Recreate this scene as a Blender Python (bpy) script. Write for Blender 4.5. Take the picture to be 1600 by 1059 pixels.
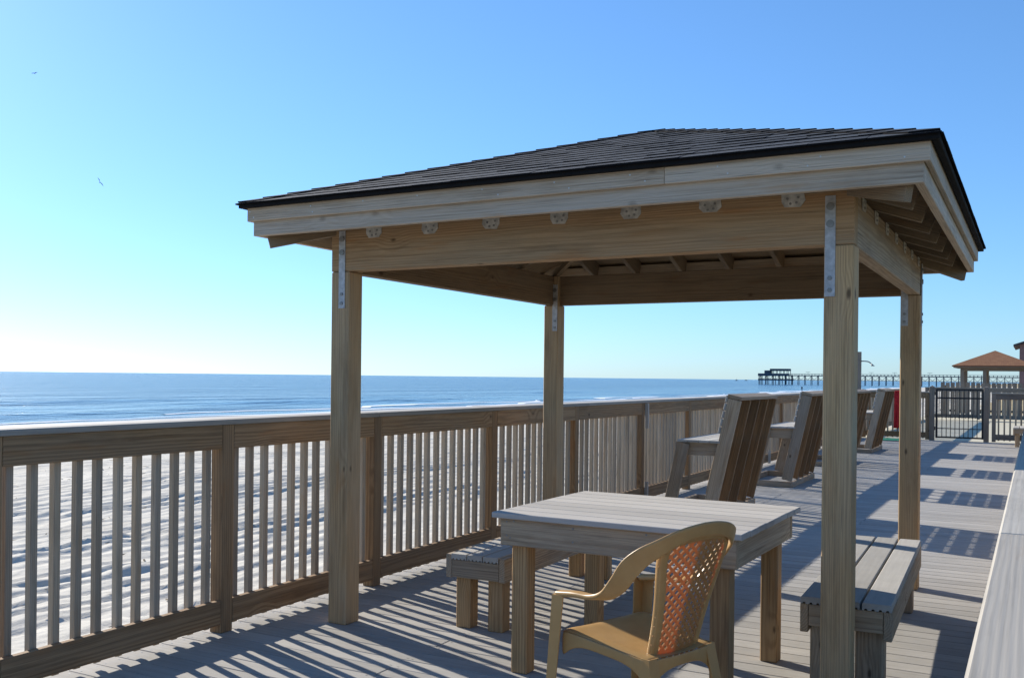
import bpy, bmesh, math, random
import numpy as np
from mathutils import Matrix, Vector
random.seed(7)
rnd = np.random.RandomState(11)

# ------------------------------------------------------------------ clear
for o in list(bpy.data.objects):
    bpy.data.objects.remove(o, do_unlink=True)
scene = bpy.context.scene
C = scene.collection

# ------------------------------------------------------------------ camera
CAM_H, YAW, ROLL = 1.5, 0.4988, 0.011
fw = Vector((-math.sin(YAW), math.cos(YAW), 0)); r0 = Vector((math.cos(YAW), math.sin(YAW), 0)); u0 = Vector((0, 0, 1))
rr = r0 * math.cos(ROLL) + u0 * math.sin(ROLL); uu = -r0 * math.sin(ROLL) + u0 * math.cos(ROLL)
cam_data = bpy.data.cameras.new('camera'); cam = bpy.data.objects.new('camera', cam_data); C.objects.link(cam)
cam.matrix_world = Matrix(((rr.x, uu.x, -fw.x, 0), (rr.y, uu.y, -fw.y, 0), (rr.z, uu.z, -fw.z, CAM_H), (0, 0, 0, 1)))
cam_data.sensor_width = 36; cam_data.lens = 36 * 1500.33 / 1600; cam_data.shift_y = 59.13 / 1600
cam_data.clip_start = 0.05; cam_data.clip_end = 60000
scene.camera = cam

# ------------------------------------------------------------------ sky, sun, exposure
SUN_DIR = Vector((-2.03, 0.70, 1.0)).normalized()          # towards the sun: over the sea, left of the frame
w = bpy.data.worlds.new('World'); scene.world = w; w.use_nodes = True
nt = w.node_tree; nt.nodes.clear()
sky = nt.nodes.new('ShaderNodeTexSky'); sky.sky_type = 'NISHITA'; sky.sun_disc = False
sky.sun_elevation = math.asin(SUN_DIR.z); sky.sun_rotation = math.atan2(SUN_DIR.x, SUN_DIR.y)
sky.air_density = 1.0; sky.dust_density = 0.20; sky.ozone_density = 8.0; sky.altitude = 0
bg = nt.nodes.new('ShaderNodeBackground'); bg.inputs['Strength'].default_value = 0.113
wo = nt.nodes.new('ShaderNodeOutputWorld')
gm = nt.nodes.new('ShaderNodeGamma'); gm.inputs[1].default_value = 0.80
tint = nt.nodes.new('ShaderNodeMix'); tint.data_type = 'RGBA'; tint.blend_type = 'MULTIPLY'; tint.inputs[0].default_value = 1.0; tint.inputs[7].default_value = (0.865, 1.065, 1.22, 1)
nt.links.new(sky.outputs[0], gm.inputs[0]); nt.links.new(gm.outputs[0], tint.inputs[6]); nt.links.new(tint.outputs[2], bg.inputs[0]); nt.links.new(bg.outputs[0], wo.inputs[0])
sl = bpy.data.lights.new('sun', 'SUN'); sl.energy = 4.1; sl.angle = math.radians(0.53); sl.color = (1.0, 0.93, 0.83)
so = bpy.data.objects.new('sun', sl); C.objects.link(so)
so.rotation_euler = (-SUN_DIR).to_track_quat('-Z', 'Y').to_euler(); so.location = (-30, 10, 20)
scene.view_settings.view_transform = 'Standard'; scene.view_settings.look = 'None'
scene.view_settings.exposure = 0.95; scene.view_settings.gamma = 1.0

# ------------------------------------------------------------------ materials
class NT:
    def __init__(s, name):
        s.m = bpy.data.materials.new(name); s.m.use_nodes = True; s.t = s.m.node_tree; s.t.nodes.clear()
        s.out = s.n('ShaderNodeOutputMaterial')
    def n(s, typ, **k):
        x = s.t.nodes.new(typ)
        for a, b in k.items(): setattr(x, a, b)
        return x
    def l(s, a, b): s.t.links.new(a, b)
    def math(s, op, a, b=None):
        x = s.n('ShaderNodeMath', operation=op)
        for i, v in enumerate((a, b)):
            if v is None: continue
            if isinstance(v, (int, float)): x.inputs[i].default_value = v
            else: s.l(v, x.inputs[i])
        return x.outputs[0]
    def vmath(s, op, a, b=None):
        x = s.n('ShaderNodeVectorMath', operation=op)
        for i, v in enumerate((a, b)):
            if v is None: continue
            if isinstance(v, tuple): x.inputs[i].default_value = v
            else: s.l(v, x.inputs[i])
        return x.outputs[0]
    def ramp(s, f, stops):
        x = s.n('ShaderNodeValToRGB'); e = x.color_ramp.elements
        while len(e) < len(stops): e.new(0.5)
        for el, (p, c) in zip(e, stops):
            el.position = p; el.color = (c, c, c, 1) if isinstance(c, (int, float)) else (*c, 1)
        s.l(f, x.inputs[0]); return x.outputs[0]
    def mix(s, f, a, b, blend='MIX'):
        x = s.n('ShaderNodeMix', data_type='RGBA', blend_type=blend)
        for i, v in ((0, f), (6, a), (7, b)):
            if isinstance(v, (int, float)): x.inputs[i].default_value = v
            elif isinstance(v, tuple): x.inputs[i].default_value = (*v, 1)
            else: s.l(v, x.inputs[i])
        return x.outputs[2]
    def noise(s, vec, scale, detail=3, rough=0.55):
        x = s.n('ShaderNodeTexNoise'); s.l(vec, x.inputs['Vector'])
        x.inputs['Scale'].default_value = scale; x.inputs['Detail'].default_value = detail; x.inputs['Roughness'].default_value = rough
        return x.outputs[0]
    def bsdf(s, col, rough=0.7, spec=0.3, metal=0, bump=None, bdist=0.002, bstr=0.6):
        b = s.n('ShaderNodeBsdfPrincipled')
        for nme, v in (('Base Color', col), ('Roughness', rough), ('Specular IOR Level', spec), ('Metallic', metal)):
            if isinstance(v, (int, float)): b.inputs[nme].default_value = v
            elif isinstance(v, tuple): b.inputs[nme].default_value = (*v, 1)
            else: s.l(v, b.inputs[nme])
        if bump is not None:
            bp = s.n('ShaderNodeBump'); bp.inputs['Strength'].default_value = bstr; bp.inputs['Distance'].default_value = bdist
            s.l(bump, bp.inputs['Height']); s.l(bp.outputs[0], b.inputs['Normal'])
        s.l(b.outputs[0], s.out.inputs[0]); return b
    def objcoord(s, mulx=31.0):
        tc = s.n('ShaderNodeTexCoord'); oi = s.n('ShaderNodeObjectInfo')
        return tc.outputs['Object'], oi.outputs['Random']

def wood(name, light, dark, grey, grey_amt=0.4, ring_scale=20, knots=True, contrast=0.75, rough=0.78, checks=0.5, streak=0.62, bstr=0.7):
    s = NT(name)
    co, rn = s.objcoord()
    cx = s.n('ShaderNodeCombineXYZ')
    s.l(s.math('MULTIPLY', rn, 61.3), cx.inputs[0])
    r2 = s.math('FRACT', s.math('MULTIPLY', rn, 7.31)); r3 = s.math('FRACT', s.math('MULTIPLY', rn, 17.77))
    s.l(s.math('ADD', s.math('MULTIPLY', r2, 0.13), -0.10), cx.inputs[1])
    s.l(s.math('ADD', s.math('MULTIPLY', r3, 0.09), 0.03), cx.inputs[2])
    p = s.vmath('ADD', co, cx.outputs[0])
    # knots
    ks = s.n('ShaderNodeSeparateXYZ'); s.l(p, ks.inputs[0]); kc = s.n('ShaderNodeCombineXYZ')
    s.l(s.math('MULTIPLY', ks.outputs[0], 2.0), kc.inputs[0]); s.l(s.math('MULTIPLY', s.math('ADD', ks.outputs[1], s.math('MULTIPLY', ks.outputs[2], 1.63)), 3.2), kc.inputs[1])
    vo = s.n('ShaderNodeTexVoronoi', voronoi_dimensions='2D'); s.l(kc.outputs[0], vo.inputs['Vector']); vo.inputs['Scale'].default_value = 1.0
    kd = s.math('ADD', vo.outputs['Distance'], s.math('MULTIPLY', s.math('SUBTRACT', s.noise(s.vmath('MULTIPLY', p, (25, 60, 60)), 1.0, 3, 0.6), 0.5), 0.045)); kr = s.n('ShaderNodeSeparateColor'); s.l(vo.outputs['Color'], kr.inputs[0])
    has = s.math('GREATER_THAN', kr.outputs[0], 0.66); kd2 = s.math('ADD', kd, s.math('MULTIPLY', kr.outputs[1], 0.03))
    kn = s.math('MULTIPLY', s.ramp(kd, [(0.0, 1.0), (0.26, 0.0)]), has)
    core = s.math('MULTIPLY', s.ramp(kd2, [(0.025, 1.0), (0.070, 0.0)]), has)
    # rings, slowly wandering, pushed round the knots
    wob = s.noise(s.vmath('MULTIPLY', p, (0.9, 3.0, 3.0)), 1.5, 2)
    rp = s.vmath('MULTIPLY', p, (0.10, 1.0, 1.0))
    ph = s.math('ADD', s.math('MULTIPLY', wob, 9.0), s.math('MULTIPLY', kn, 11.0 if knots else 0.0))
    wv = s.n('ShaderNodeTexWave', wave_type='RINGS', rings_direction='X', wave_profile='SIN')
    s.l(rp, wv.inputs['Vector']); wv.inputs['Scale'].default_value = ring_scale
    wv.inputs['Distortion'].default_value = 1.2; wv.inputs['Detail'].default_value = 2; wv.inputs['Detail Scale'].default_value = 1.5
    s.l(ph, wv.inputs['Phase Offset'])
    ring = s.ramp(wv.outputs['Fac'], [(0.15, 0.0), (0.75, 0.75), (1.0, 1.0)])
    fine = s.noise(s.vmath('MULTIPLY', p, (3.0, 240, 240)), 1.0, 3, 0.6)
    blot = s.noise(s.vmath('MULTIPLY', p, (1.2, 6, 6)), 1.0, 4, 0.6)
    col = s.mix(s.math('MULTIPLY', ring, contrast), light, dark)
    col = s.mix(s.math('MULTIPLY', s.ramp(blot, [(0.35, 0.0), (0.65, 1.0)]), grey_amt), col, grey)
    fr = s.ramp(fine, [(0.28, streak), (0.5, 1.0), (0.75, 1 + (1 - streak) * 0.3)])
    col = s.mix(1.0, col, fr, 'MULTIPLY')
    stn = s.noise(s.vmath('MULTIPLY', s.vmath('ADD', p, (3.1, 1.7, 0.4)), (1.6, 9, 9)), 1.0, 5, 0.65)
    col = s.mix(s.math('MULTIPLY', s.ramp(stn, [(0.52, 0.0), (0.72, 1.0)]), 0.42), col, tuple(c * 0.45 for c in dark))
    rust = s.noise(s.vmath('MULTIPLY', s.vmath('ADD', p, (7.7, 0.3, 2.4)), (2.2, 14, 14)), 1.0, 3, 0.55)
    col = s.mix(s.math('MULTIPLY', s.ramp(rust, [(0.60, 0.0), (0.72, 1.0)]), 0.45), col, (light[0] * 0.85, light[1] * 0.62, light[2] * 0.42))
    tone = s.ramp(r3, [(0.0, (0.74, 0.73, 0.72)), (0.35, (0.95, 0.93, 0.9)), (0.7, (1.05, 1.0, 0.93)), (1.0, (1.16, 1.14, 1.10))])
    col = s.mix(1.0, col, tone, 'MULTIPLY')
    # drying checks
    ck = s.noise(s.vmath('MULTIPLY', p, (1.6, 70, 70)), 1.0, 2, 0.4)
    ckm = s.ramp(ck, [(0.24, 1.0), (0.285, 0.0)])
    col = s.mix(s.math('MULTIPLY', ckm, checks), col, (0.045, 0.032, 0.022))
    if knots:
        col = s.mix(s.math('MULTIPLY', core, knots * 0.8), col, (0.055, 0.034, 0.02))
    h = s.math('ADD', s.math('MULTIPLY', fine, 0.7), s.math('SUBTRACT', s.math('MULTIPLY', ring, 0.4), s.math('MULTIPLY', ckm, 0.8)))
    s.bsdf(col, rough, 0.25, bump=h, bdist=0.0016, bstr=bstr)
    return s.m

def composite(name, a, b, rough=0.8, stain=0.3):
    s = NT(name); co, rn = s.objcoord()
    cx = s.n('ShaderNodeCombineXYZ'); s.l(s.math('MULTIPLY', rn, 53.0), cx.inputs[0]); s.l(s.math('MULTIPLY', rn, 11.0), cx.inputs[1])
    p = s.vmath('ADD', co, cx.outputs[0])
    st = s.noise(s.vmath('MULTIPLY', p, (2.2, 55, 55)), 1.0, 4, 0.6)
    bl = s.noise(p, 2.3, 4, 0.65)
    sp = s.noise(p, 160, 2, 0.5)
    col = s.mix(s.ramp(st, [(0.3, 0.0), (0.7, 1.0)]), a, b)
    col = s.mix(s.math('MULTIPLY', s.ramp(bl, [(0.42, 0.0), (0.72, 1.0)]), stain), col, tuple(c * 0.62 for c in b))
    col = s.mix(s.math('MULTIPLY', s.ramp(sp, [(0.62, 0.0), (0.75, 1.0)]), 0.25), col, tuple(min(1, c * 1.35) for c in a))
    tone = s.ramp(s.math('FRACT', s.math('MULTIPLY', rn, 9.7)), [(0.0, 0.86), (1.0, 1.08)])
    col = s.mix(1.0, col, tone, 'MULTIPLY')
    s.bsdf(col, rough, 0.2, bump=st, bdist=0.0012, bstr=0.5)
    return s.m

def plain(name, col, rough=0.6, metal=0.0, spec=0.4, var=0.15, scale=20, bump=0.0):
    s = NT(name); co, rn = s.objcoord()
    nz = s.noise(co, scale, 4, 0.6)
    c = s.mix(1.0, col, s.ramp(nz, [(0.3, 1.0 - var), (0.7, 1.0 + var)]), 'MULTIPLY')
    s.bsdf(c, rough, spec, metal, bump=nz if bump else None, bdist=bump or 0.001)
    return s.m

M = {}
M['post'] = wood('treated_pine_post', (0.51, 0.355, 0.195), (0.325, 0.205, 0.10), (0.42, 0.34, 0.24), 0.5, 38, contrast=0.45)
M['beam'] = wood('treated_pine_beam', (0.54, 0.355, 0.195), (0.32, 0.19, 0.09), (0.40, 0.325, 0.22), 0.5, 32, contrast=0.5)
M['shadebeam'] = wood('shaded_pine_beam', (0.21, 0.155, 0.10), (0.125, 0.085, 0.05), (0.17, 0.14, 0.105), 0.5, 30, contrast=0.5)  # beam pine with the shade under the roof put into its colour
M['fascia'] = wood('weathered_fascia', (0.52, 0.435, 0.335), (0.39, 0.30, 0.21), (0.50, 0.455, 0.395), 0.65, 36, contrast=0.45, knots=0.4)
M['rail'] = wood('railing_pine', (0.33, 0.215, 0.115), (0.18, 0.105, 0.052), (0.235, 0.185, 0.13), 0.4, 24, contrast=0.7)
M['baluster'] = wood('baluster_pine', (0.45, 0.37, 0.27), (0.33, 0.255, 0.175), (0.42, 0.375, 0.31), 0.6, 34, knots=False, contrast=0.4)
M['furn'] = wood('furniture_pine', (0.43, 0.34, 0.235), (0.24, 0.17, 0.105), (0.39, 0.335, 0.27), 0.55, 28, contrast=0.6)
M['leg'] = wood('furniture_leg_pine', (0.47, 0.31, 0.155), (0.27, 0.16, 0.075), (0.33, 0.25, 0.165), 0.3, 26, contrast=0.7)
M['chair'] = wood('high_seat_pine', (0.40, 0.305, 0.205), (0.27, 0.19, 0.12), (0.41, 0.36, 0.30), 0.55, 26, contrast=0.55)
M['stud'] = wood('high_seat_stud', (0.26, 0.155, 0.075), (0.155, 0.088, 0.04), (0.20, 0.14, 0.085), 0.35, 26, contrast=0.6)  # inner studs: less weathered brown, darkened also for the shade between them
M['cap'] = wood('weathered_cap', (0.375, 0.355, 0.315), (0.31, 0.29, 0.255), (0.355, 0.335, 0.30), 0.4, ring_scale=40, contrast=0.45, checks=0.3, knots=False, streak=0.82, bstr=0.22)
M['greyfence'] = wood('grey_fence_pine', (0.25, 0.215, 0.18), (0.17, 0.14, 0.115), (0.23, 0.205, 0.18), 0.6, 30, knots=False, contrast=0.5)
M['deck'] = composite('deck_composite', (0.398, 0.380, 0.345), (0.330, 0.313, 0.280))
M['seatboard'] = composite('seat_composite', (0.45, 0.43, 0.385), (0.39, 0.37, 0.33))
M['tableboard'] = composite('table_composite', (0.49, 0.462, 0.42), (0.435, 0.41, 0.372), stain=0.14)
M['sheath'] = wood('roof_sheathing', (0.24, 0.185, 0.125), (0.18, 0.135, 0.085), (0.21, 0.175, 0.13), 0.5, 34, contrast=0.45)  # sheathing and rafter colours lowered to deepen the shade below the roof
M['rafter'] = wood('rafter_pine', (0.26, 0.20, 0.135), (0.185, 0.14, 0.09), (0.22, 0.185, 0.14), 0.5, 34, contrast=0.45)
M['steel'] = plain('galvanised_steel', (0.46, 0.47, 0.48), 0.6, 0.45, var=0.25, scale=30)
M['tie'] = plain('galvanised_tie', (0.50, 0.49, 0.45), 0.65, 0.25, var=0.35, scale=28)
M['bolt'] = plain('bolt_head', (0.28, 0.28, 0.27), 0.5, 0.7)
M['nail'] = plain('nail_head', (0.6, 0.6, 0.58), 0.4, 0.6)
M['drip'] = plain('drip_edge', (0.012, 0.012, 0.013), 0.8, spec=0.1)
M['black'] = plain('black_powder_coat', (0.012, 0.012, 0.014), 0.45)
M['red'] = plain('red_towel_cloth', (0.55, 0.02, 0.025), 0.9, var=0.3, scale=14)
M['green'] = plain('green_mat', (0.03, 0.26, 0.16), 0.85, var=0.3)
M['pier'] = plain('pier_timber', (0.085, 0.105, 0.13), 0.9, var=0.2, scale=0.5)  # timber colour turned bluish grey to carry the distance haze
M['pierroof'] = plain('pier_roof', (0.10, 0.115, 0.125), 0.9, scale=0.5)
M['tan'] = None
M['gull'] = plain('gull_feathers', (0.20, 0.21, 0.23), 0.9, scale=5)
M['siding'] = plain('house_siding', (0.22, 0.14, 0.14), 0.85, scale=1)
M['hroof'] = plain('house_roof', (0.05, 0.05, 0.06), 0.9, scale=2)
M['glass'] = plain('window_glass', (0.02, 0.03, 0.04), 0.1)
M['white'] = plain('white_trim', (0.75, 0.74, 0.72), 0.6)
M['cloth'] = plain('navy_clothing', (0.012, 0.02, 0.06), 0.9)
M['patio'] = plain('beige_patio', (0.52, 0.47, 0.34), 0.9, var=0.1, scale=3)
M['weed'] = plain('dry_seaweed', (0.10, 0.075, 0.04), 0.9, var=0.4)
M['dune'] = plain('dune_sand_grass', (0.30, 0.24, 0.13), 0.95, var=0.4, scale=2)

s = NT('shingle_granules'); co, rn = s.objcoord()
tc = s.n('ShaderNodeTexCoord')
gr = s.noise(tc.outputs['Object'], 230, 2, 0.6); bl = s.noise(tc.outputs['Object'], 9, 3)
tone = s.ramp(rn, [(0.0, (0.034, 0.041, 0.050)), (0.5, (0.049, 0.057, 0.067)), (1.0, (0.070, 0.078, 0.088))])
c = s.mix(1.0, tone, s.ramp(gr, [(0.3, 0.45), (0.55, 1.0), (0.8, 1.7)]), 'MULTIPLY')
c = s.mix(1.0, c, s.ramp(bl, [(0.3, 0.8), (0.7, 1.2)]), 'MULTIPLY')
s.bsdf(c, 0.9, 0.2, bump=gr, bdist=0.002, bstr=0.8); M['shingle'] = s.m
M['asphalt'] = plain('asphalt_edge', (0.009, 0.009, 0.010), 0.95, spec=0.05)

s = NT('brown_shingles'); tc = s.n('ShaderNodeTexCoord')
br = s.n('ShaderNodeTexBrick'); s.l(tc.outputs['Object'], br.inputs['Vector']); br.inputs['Scale'].default_value = 2.5
br.inputs['Color1'].default_value = (0.31, 0.155, 0.075, 1); br.inputs['Color2'].default_value = (0.24, 0.115, 0.058, 1); br.inputs['Mortar'].default_value = (0.2, 0.09, 0.05, 1)
s.bsdf(br.outputs[0], 0.9, 0.2); M['brownroof'] = s.m

# tan moulded plastic; the thin lattice of the back lets orange light through
def plastic(name, transl):
    s = NT(name); tc = s.n('ShaderNodeTexCoord')
    nz = s.noise(tc.outputs['Object'], 9, 5, 0.65); sc = s.noise(s.vmath('MULTIPLY', tc.outputs['Object'], (60, 60, 18)), 1.0, 4, 0.7)
    base = s.mix(s.ramp(nz, [(0.3, 0.0), (0.7, 1.0)]), (0.50, 0.31, 0.125), (0.43, 0.255, 0.095))
    base = s.mix(s.math('MULTIPLY', s.ramp(sc, [(0.56, 0.0), (0.72, 1.0)]), 0.35), base, (0.33, 0.25, 0.13))
    b = s.n('ShaderNodeBsdfPrincipled'); s.l(base, b.inputs['Base Color']); b.inputs['Specular IOR Level'].default_value = 0.4
    s.l(s.math('ADD', s.math('MULTIPLY', nz, 0.25), 0.24), b.inputs['Roughness'])
    tr = s.n('ShaderNodeBsdfTranslucent'); tr.inputs['Color'].default_value = (0.74, 0.25, 0.045, 1)
    mx = s.n('ShaderNodeMixShader'); mx.inputs[0].default_value = transl
    s.l(b.outputs[0], mx.inputs[1]); s.l(tr.outputs[0], mx.inputs[2]); s.l(mx.outputs[0], s.out.inputs[0]); return s.m
M['tan'] = plastic('tan_plastic', 0.06); M['tanthin'] = plastic('tan_plastic_thin', 0.32)

# sand: dry and pale, darker and smoother towards the wet strip at the water
s = NT('beach_sand'); tc = s.n('ShaderNodeTexCoord'); P = tc.outputs['Object']
sx = s.n('ShaderNodeSeparateXYZ'); s.l(P, sx.inputs[0])
n1 = s.noise(P, 5, 5, 0.6); n2 = s.noise(P, 0.6, 4); n3 = s.noise(P, 70, 3)
col = s.mix(s.ramp(n2, [(0.35, 0.0), (0.7, 1.0)]), (0.575, 0.535, 0.45), (0.50, 0.46, 0.38))
col = s.mix(s.math('MULTIPLY', s.ramp(n3, [(0.3, 1.0), (0.5, 0.0)]), 0.3), col, (0.40, 0.36, 0.30))
mr = s.n('ShaderNodeMapRange'); mr.inputs[1].default_value = -50; mr.inputs[2].default_value = -60; s.l(s.math('ADD', sx.outputs[0], s.math('MULTIPLY', n2, 8.0)), mr.inputs[0])
col = s.mix(mr.outputs[0], col, (0.36, 0.33, 0.29))
rg = s.math('SUBTRACT', 0.95, s.math('MULTIPLY', mr.outputs[0], 0.65))
s.bsdf(col, rg, 0.3, bump=s.math('ADD', n1, s.math('MULTIPLY', n3, 0.15)), bdist=0.03, bstr=0.55); M['sand'] = s.m

# sea
s = NT('sea_water'); tc = s.n('ShaderNodeTexCoord'); P = tc.outputs['Object']
wa = s.noise(s.vmath('MULTIPLY', P, (1.0, 0.45, 1.0)), 0.55, 5, 0.62)
wb = s.noise(s.vmath('MULTIPLY', P, (1.0, 0.35, 1.0)), 0.06, 4, 0.6)
wc = s.noise(s.vmath('MULTIPLY', P, (1.0, 0.12, 1.0)), 0.02, 4, 0.6)
sx = s.n('ShaderNodeSeparateXYZ'); s.l(P, sx.inputs[0])
mr = s.n('ShaderNodeMapRange'); mr.inputs[1].default_value = -62; mr.inputs[2].default_value = -150; s.l(sx.outputs[0], mr.inputs[0])
shal = s.mix(mr.outputs[0], (0.13, 0.25, 0.31), (0.018, 0.075, 0.145))
shal = s.mix(s.ramp(wc, [(0.35, 0.0), (0.65, 0.45)]), shal, (0.02, 0.085, 0.17))
h = s.math('ADD', s.math('MULTIPLY', wa, 0.5), s.math('MULTIPLY', wb, 3.0))
b = s.bsdf(shal, 0.18, 0.5, bump=h, bdist=1.7, bstr=1.0); b.inputs['IOR'].default_value = 1.33; M['sea'] = s.m
s = NT('sea_foam'); tc = s.n('ShaderNodeTexCoord'); nz = s.noise(tc.outputs['Object'], 1.2, 4)
s.bsdf(s.mix(nz, (0.86, 0.88, 0.9), (0.7, 0.75, 0.8)), 0.9, 0.2); M['foam'] = s.m

# ------------------------------------------------------------------ object helpers
WM = {}                                                     # world matrix of every object built
def link(o, parent=None, world=None):
    C.objects.link(o)
    world = world if world is not None else Matrix.Identity(4)
    WM[o.name] = world
    if parent is not None:
        o.parent = parent; o.matrix_basis = WM[parent.name].inverted() @ world
    else:
        o.matrix_basis = world
    return o
def tag(o, label=None, cat=None, group=None, kind=None):
    for k, v in (('label', label), ('category', cat), ('group', group), ('kind', kind)):
        if v: o[k] = v
    return o
def thing(name, label, cat, loc=(0, 0, 0), rz=0.0, group=None):
    o = bpy.data.objects.new(name, None); o.empty_display_size = 0.1
    link(o, None, Matrix.Translation(loc) @ Matrix.Rotation(rz, 4, 'Z'))
    return tag(o, label, cat, group)
def mesh_from(verts, faces, smooth=False):
    me = bpy.data.meshes.new('m'); me.from_pydata([tuple(v) for v in verts], [], faces); me.update()
    if smooth: me.polygons.foreach_set('use_smooth', [True] * len(me.polygons))
    return me
BOX = {}
def boxmesh(l, wd, t, mat, bev):
    key = (round(l, 3), round(wd, 4), round(t, 4), mat, bev)
    if key in BOX: return BOX[key]
    bm = bmesh.new(); bmesh.ops.create_cube(bm, size=1.0)
    for v in bm.verts: v.co = Vector((v.co.x * l, v.co.y * wd, v.co.z * t))
    if bev: bmesh.ops.bevel(bm, geom=list(bm.edges), offset=min(bev, 0.3 * min(l, wd, t)), segments=1, affect='EDGES')
    bmesh.ops.recalc_face_normals(bm, faces=bm.faces)
    me = bpy.data.meshes.new('m'); bm.to_mesh(me); bm.free(); me.materials.append(M[mat]); BOX[key] = me
    return me
def frame(p0, p1, yaxis):
    x = (Vector(p1) - Vector(p0)); L = x.length; x.normalize(); y = Vector(yaxis); y = (y - x * y.dot(x)).normalized(); z = x.cross(y)
    c = (Vector(p0) + Vector(p1)) / 2
    return L, Matrix(((x.x, y.x, z.x, c.x), (x.y, y.y, z.y, c.y), (x.z, y.z, z.z, c.z), (0, 0, 0, 1)))
def board(name, p0, p1, wd, t, yaxis, mat, parent, root=None, bev=0.003):
    """a sawn board from p0 to p1 (its grain axis), wd along yaxis, t across; coordinates in the root's frame"""
    L, Mx = frame(p0, p1, yaxis)
    o = bpy.data.objects.new(name, boxmesh(L, wd, t, mat, bev))
    base = WM[root.name] if root is not None else Matrix.Identity(4)
    return link(o, parent, base @ Mx)
def part(name, me, mat, parent=None, root=None, loc=(0, 0, 0)):
    if mat and not me.materials: me.materials.append(M[mat])
    o = bpy.data.objects.new(name, me)
    base = WM[root.name] if root is not None else Matrix.Identity(4)
    return link(o, parent, base @ Matrix.Translation(loc))
def prism(poly, axis_vec, closed=True):
    """extrude a 3-D polygon by axis_vec"""
    n = len(poly); a = Vector(axis_vec)
    vs = [Vector(p) for p in poly] + [Vector(p) + a for p in poly]
    fs = [list(range(n))[::-1], list(range(n, 2 * n))] + [[i, (i + 1) % n, n + (i + 1) % n, n + i] for i in range(n)]
    return vs, fs
def fixn(me):
    bm = bmesh.new(); bm.from_mesh(me); bmesh.ops.recalc_face_normals(bm, faces=bm.faces); bm.to_mesh(me); bm.free(); return me
def disc(r, h, n=10):
    vs, fs = prism([(r * math.cos(i * 2 * math.pi / n), r * math.sin(i * 2 * math.pi / n), 0) for i in range(n)], (0, 0, h)); return mesh_from(vs, fs)
def place(name, me, mat, parent, mat4):
    if not me.materials: me.materials.append(M[mat])
    return link(bpy.data.objects.new(name, me), parent, mat4)

# ------------------------------------------------------------------ the setting
def vnoise(x, y, seed, cell):
    r = np.random.RandomState(seed); g = r.rand(256, 256)
    u = x / cell; v = y / cell; iu = np.floor(u).astype(int); iv = np.floor(v).astype(int); fu = u - iu; fv = v - iv
    fu = fu * fu * (3 - 2 * fu); fv = fv * fv * (3 - 2 * fv); g0 = lambda a, b: g[a % 256, b % 256]
    return (g0(iu, iv) * (1 - fu) + g0(iu + 1, iv) * fu) * (1 - fv) + (g0(iu, iv + 1) * (1 - fu) + g0(iu + 1, iv + 1) * fu) * fv
def gridmesh(xs, ys, Z):
    X, Y = np.meshgrid(xs, ys, indexing='ij'); nx, ny = X.shape
    me = bpy.data.meshes.new('m'); co = np.stack([X, Y, Z], -1).reshape(-1, 3)
    me.vertices.add(nx * ny); me.vertices.foreach_set('co', co.ravel().astype(np.float32))
    i = np.arange(nx - 1)[:, None] * ny + np.arange(ny - 1)[None, :]
    q = np.stack([i, i + ny, i + ny + 1, i + 1], -1).reshape(-1, 4)
    me.loops.add(q.size); me.loops.foreach_set('vertex_index', q.ravel().astype(np.int32))
    me.polygons.add(len(q)); me.polygons.foreach_set('loop_start', (np.arange(len(q)) * 4).astype(np.int32)); me.polygons.foreach_set('loop_total', np.full(len(q), 4, np.int32))
    me.update(calc_edges=True); me.validate(); me.polygons.foreach_set('use_smooth', np.ones(len(q), bool)); return me
def graded(a, b, d0, growth):
    out = [a]; d = d0; sgn = 1 if b > a else -1
    while (b - out[-1]) * sgn > 0: out.append(out[-1] + sgn * d); d *= growth
    out[-1] = b; return np.array(out)
SEA = -2.2
def beach_z(X, Y):
    t = np.clip((-X - 5) / 57.0, -0.3, 2.2)
    base = -0.95 - t * (SEA * -1 - 0.95) - 0.0
    # raked and trodden ridges that run along the shore
    amp = 0.55 + 0.9 * np.exp(-((X + 13.5) / 4.0) ** 2) + 0.35 * vnoise(X, Y, 3, 6.0)
    warp = X + 0.5 * vnoise(X * 0.5, Y * 0.28, 5, 2.6) + 0.12 * vnoise(X, Y * 0.7, 6, 0.8) + 0.03 * vnoise(X, Y, 7, 0.25)
    def saw(p):
        f = p - np.floor(p); return np.where(f < 0.86, f / 0.86, (1 - f) / 0.14)
    mask = np.clip(vnoise(X, Y * 0.14, 9, 1.1) * 2.6 - 0.8, 0, 1); mask2 = np.clip(vnoise(X, Y * 0.2, 10, 0.8) * 2.8 - 0.9, 0, 1); mask3 = np.clip(vnoise(X, Y * 0.35, 16, 0.7) * 3 - 1.2, 0, 1)
    rid = (0.036 * saw(warp / 0.44) * mask + 0.013 * saw(warp / 0.25 + 0.4) * mask2 + 0.012 * saw(warp / 0.41 + 0.7) * mask3) * amp
    lum = 0.05 * vnoise(X, Y, 12, 0.55) ** 2 + 0.020 * vnoise(X, Y, 13, 0.23) + 0.05 * np.clip(vnoise(X, Y * 0.8, 15, 0.34) - 0.8, 0, 1) + 0.010 * vnoise(X, Y, 14, 0.11)
    for sd, cell in ((40, 0.42), (43, 0.30)):                  # trodden hollows
        lum = lum - 0.16 * np.clip(vnoise(X + 0.07 * vnoise(X, Y, sd + 1, 0.15), Y * 0.85, sd, cell) - 0.70, 0, 1) * np.clip(vnoise(X, Y, sd + 2, 3.5) * 2.2 - 0.6, 0, 1)
    fade = np.clip((X + 62) / 30, 0.0, 1)
    big = 0.18 * vnoise(X, Y, 20, 9.0)
    return base + (rid + lum + big) * fade * 1.25
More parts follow.
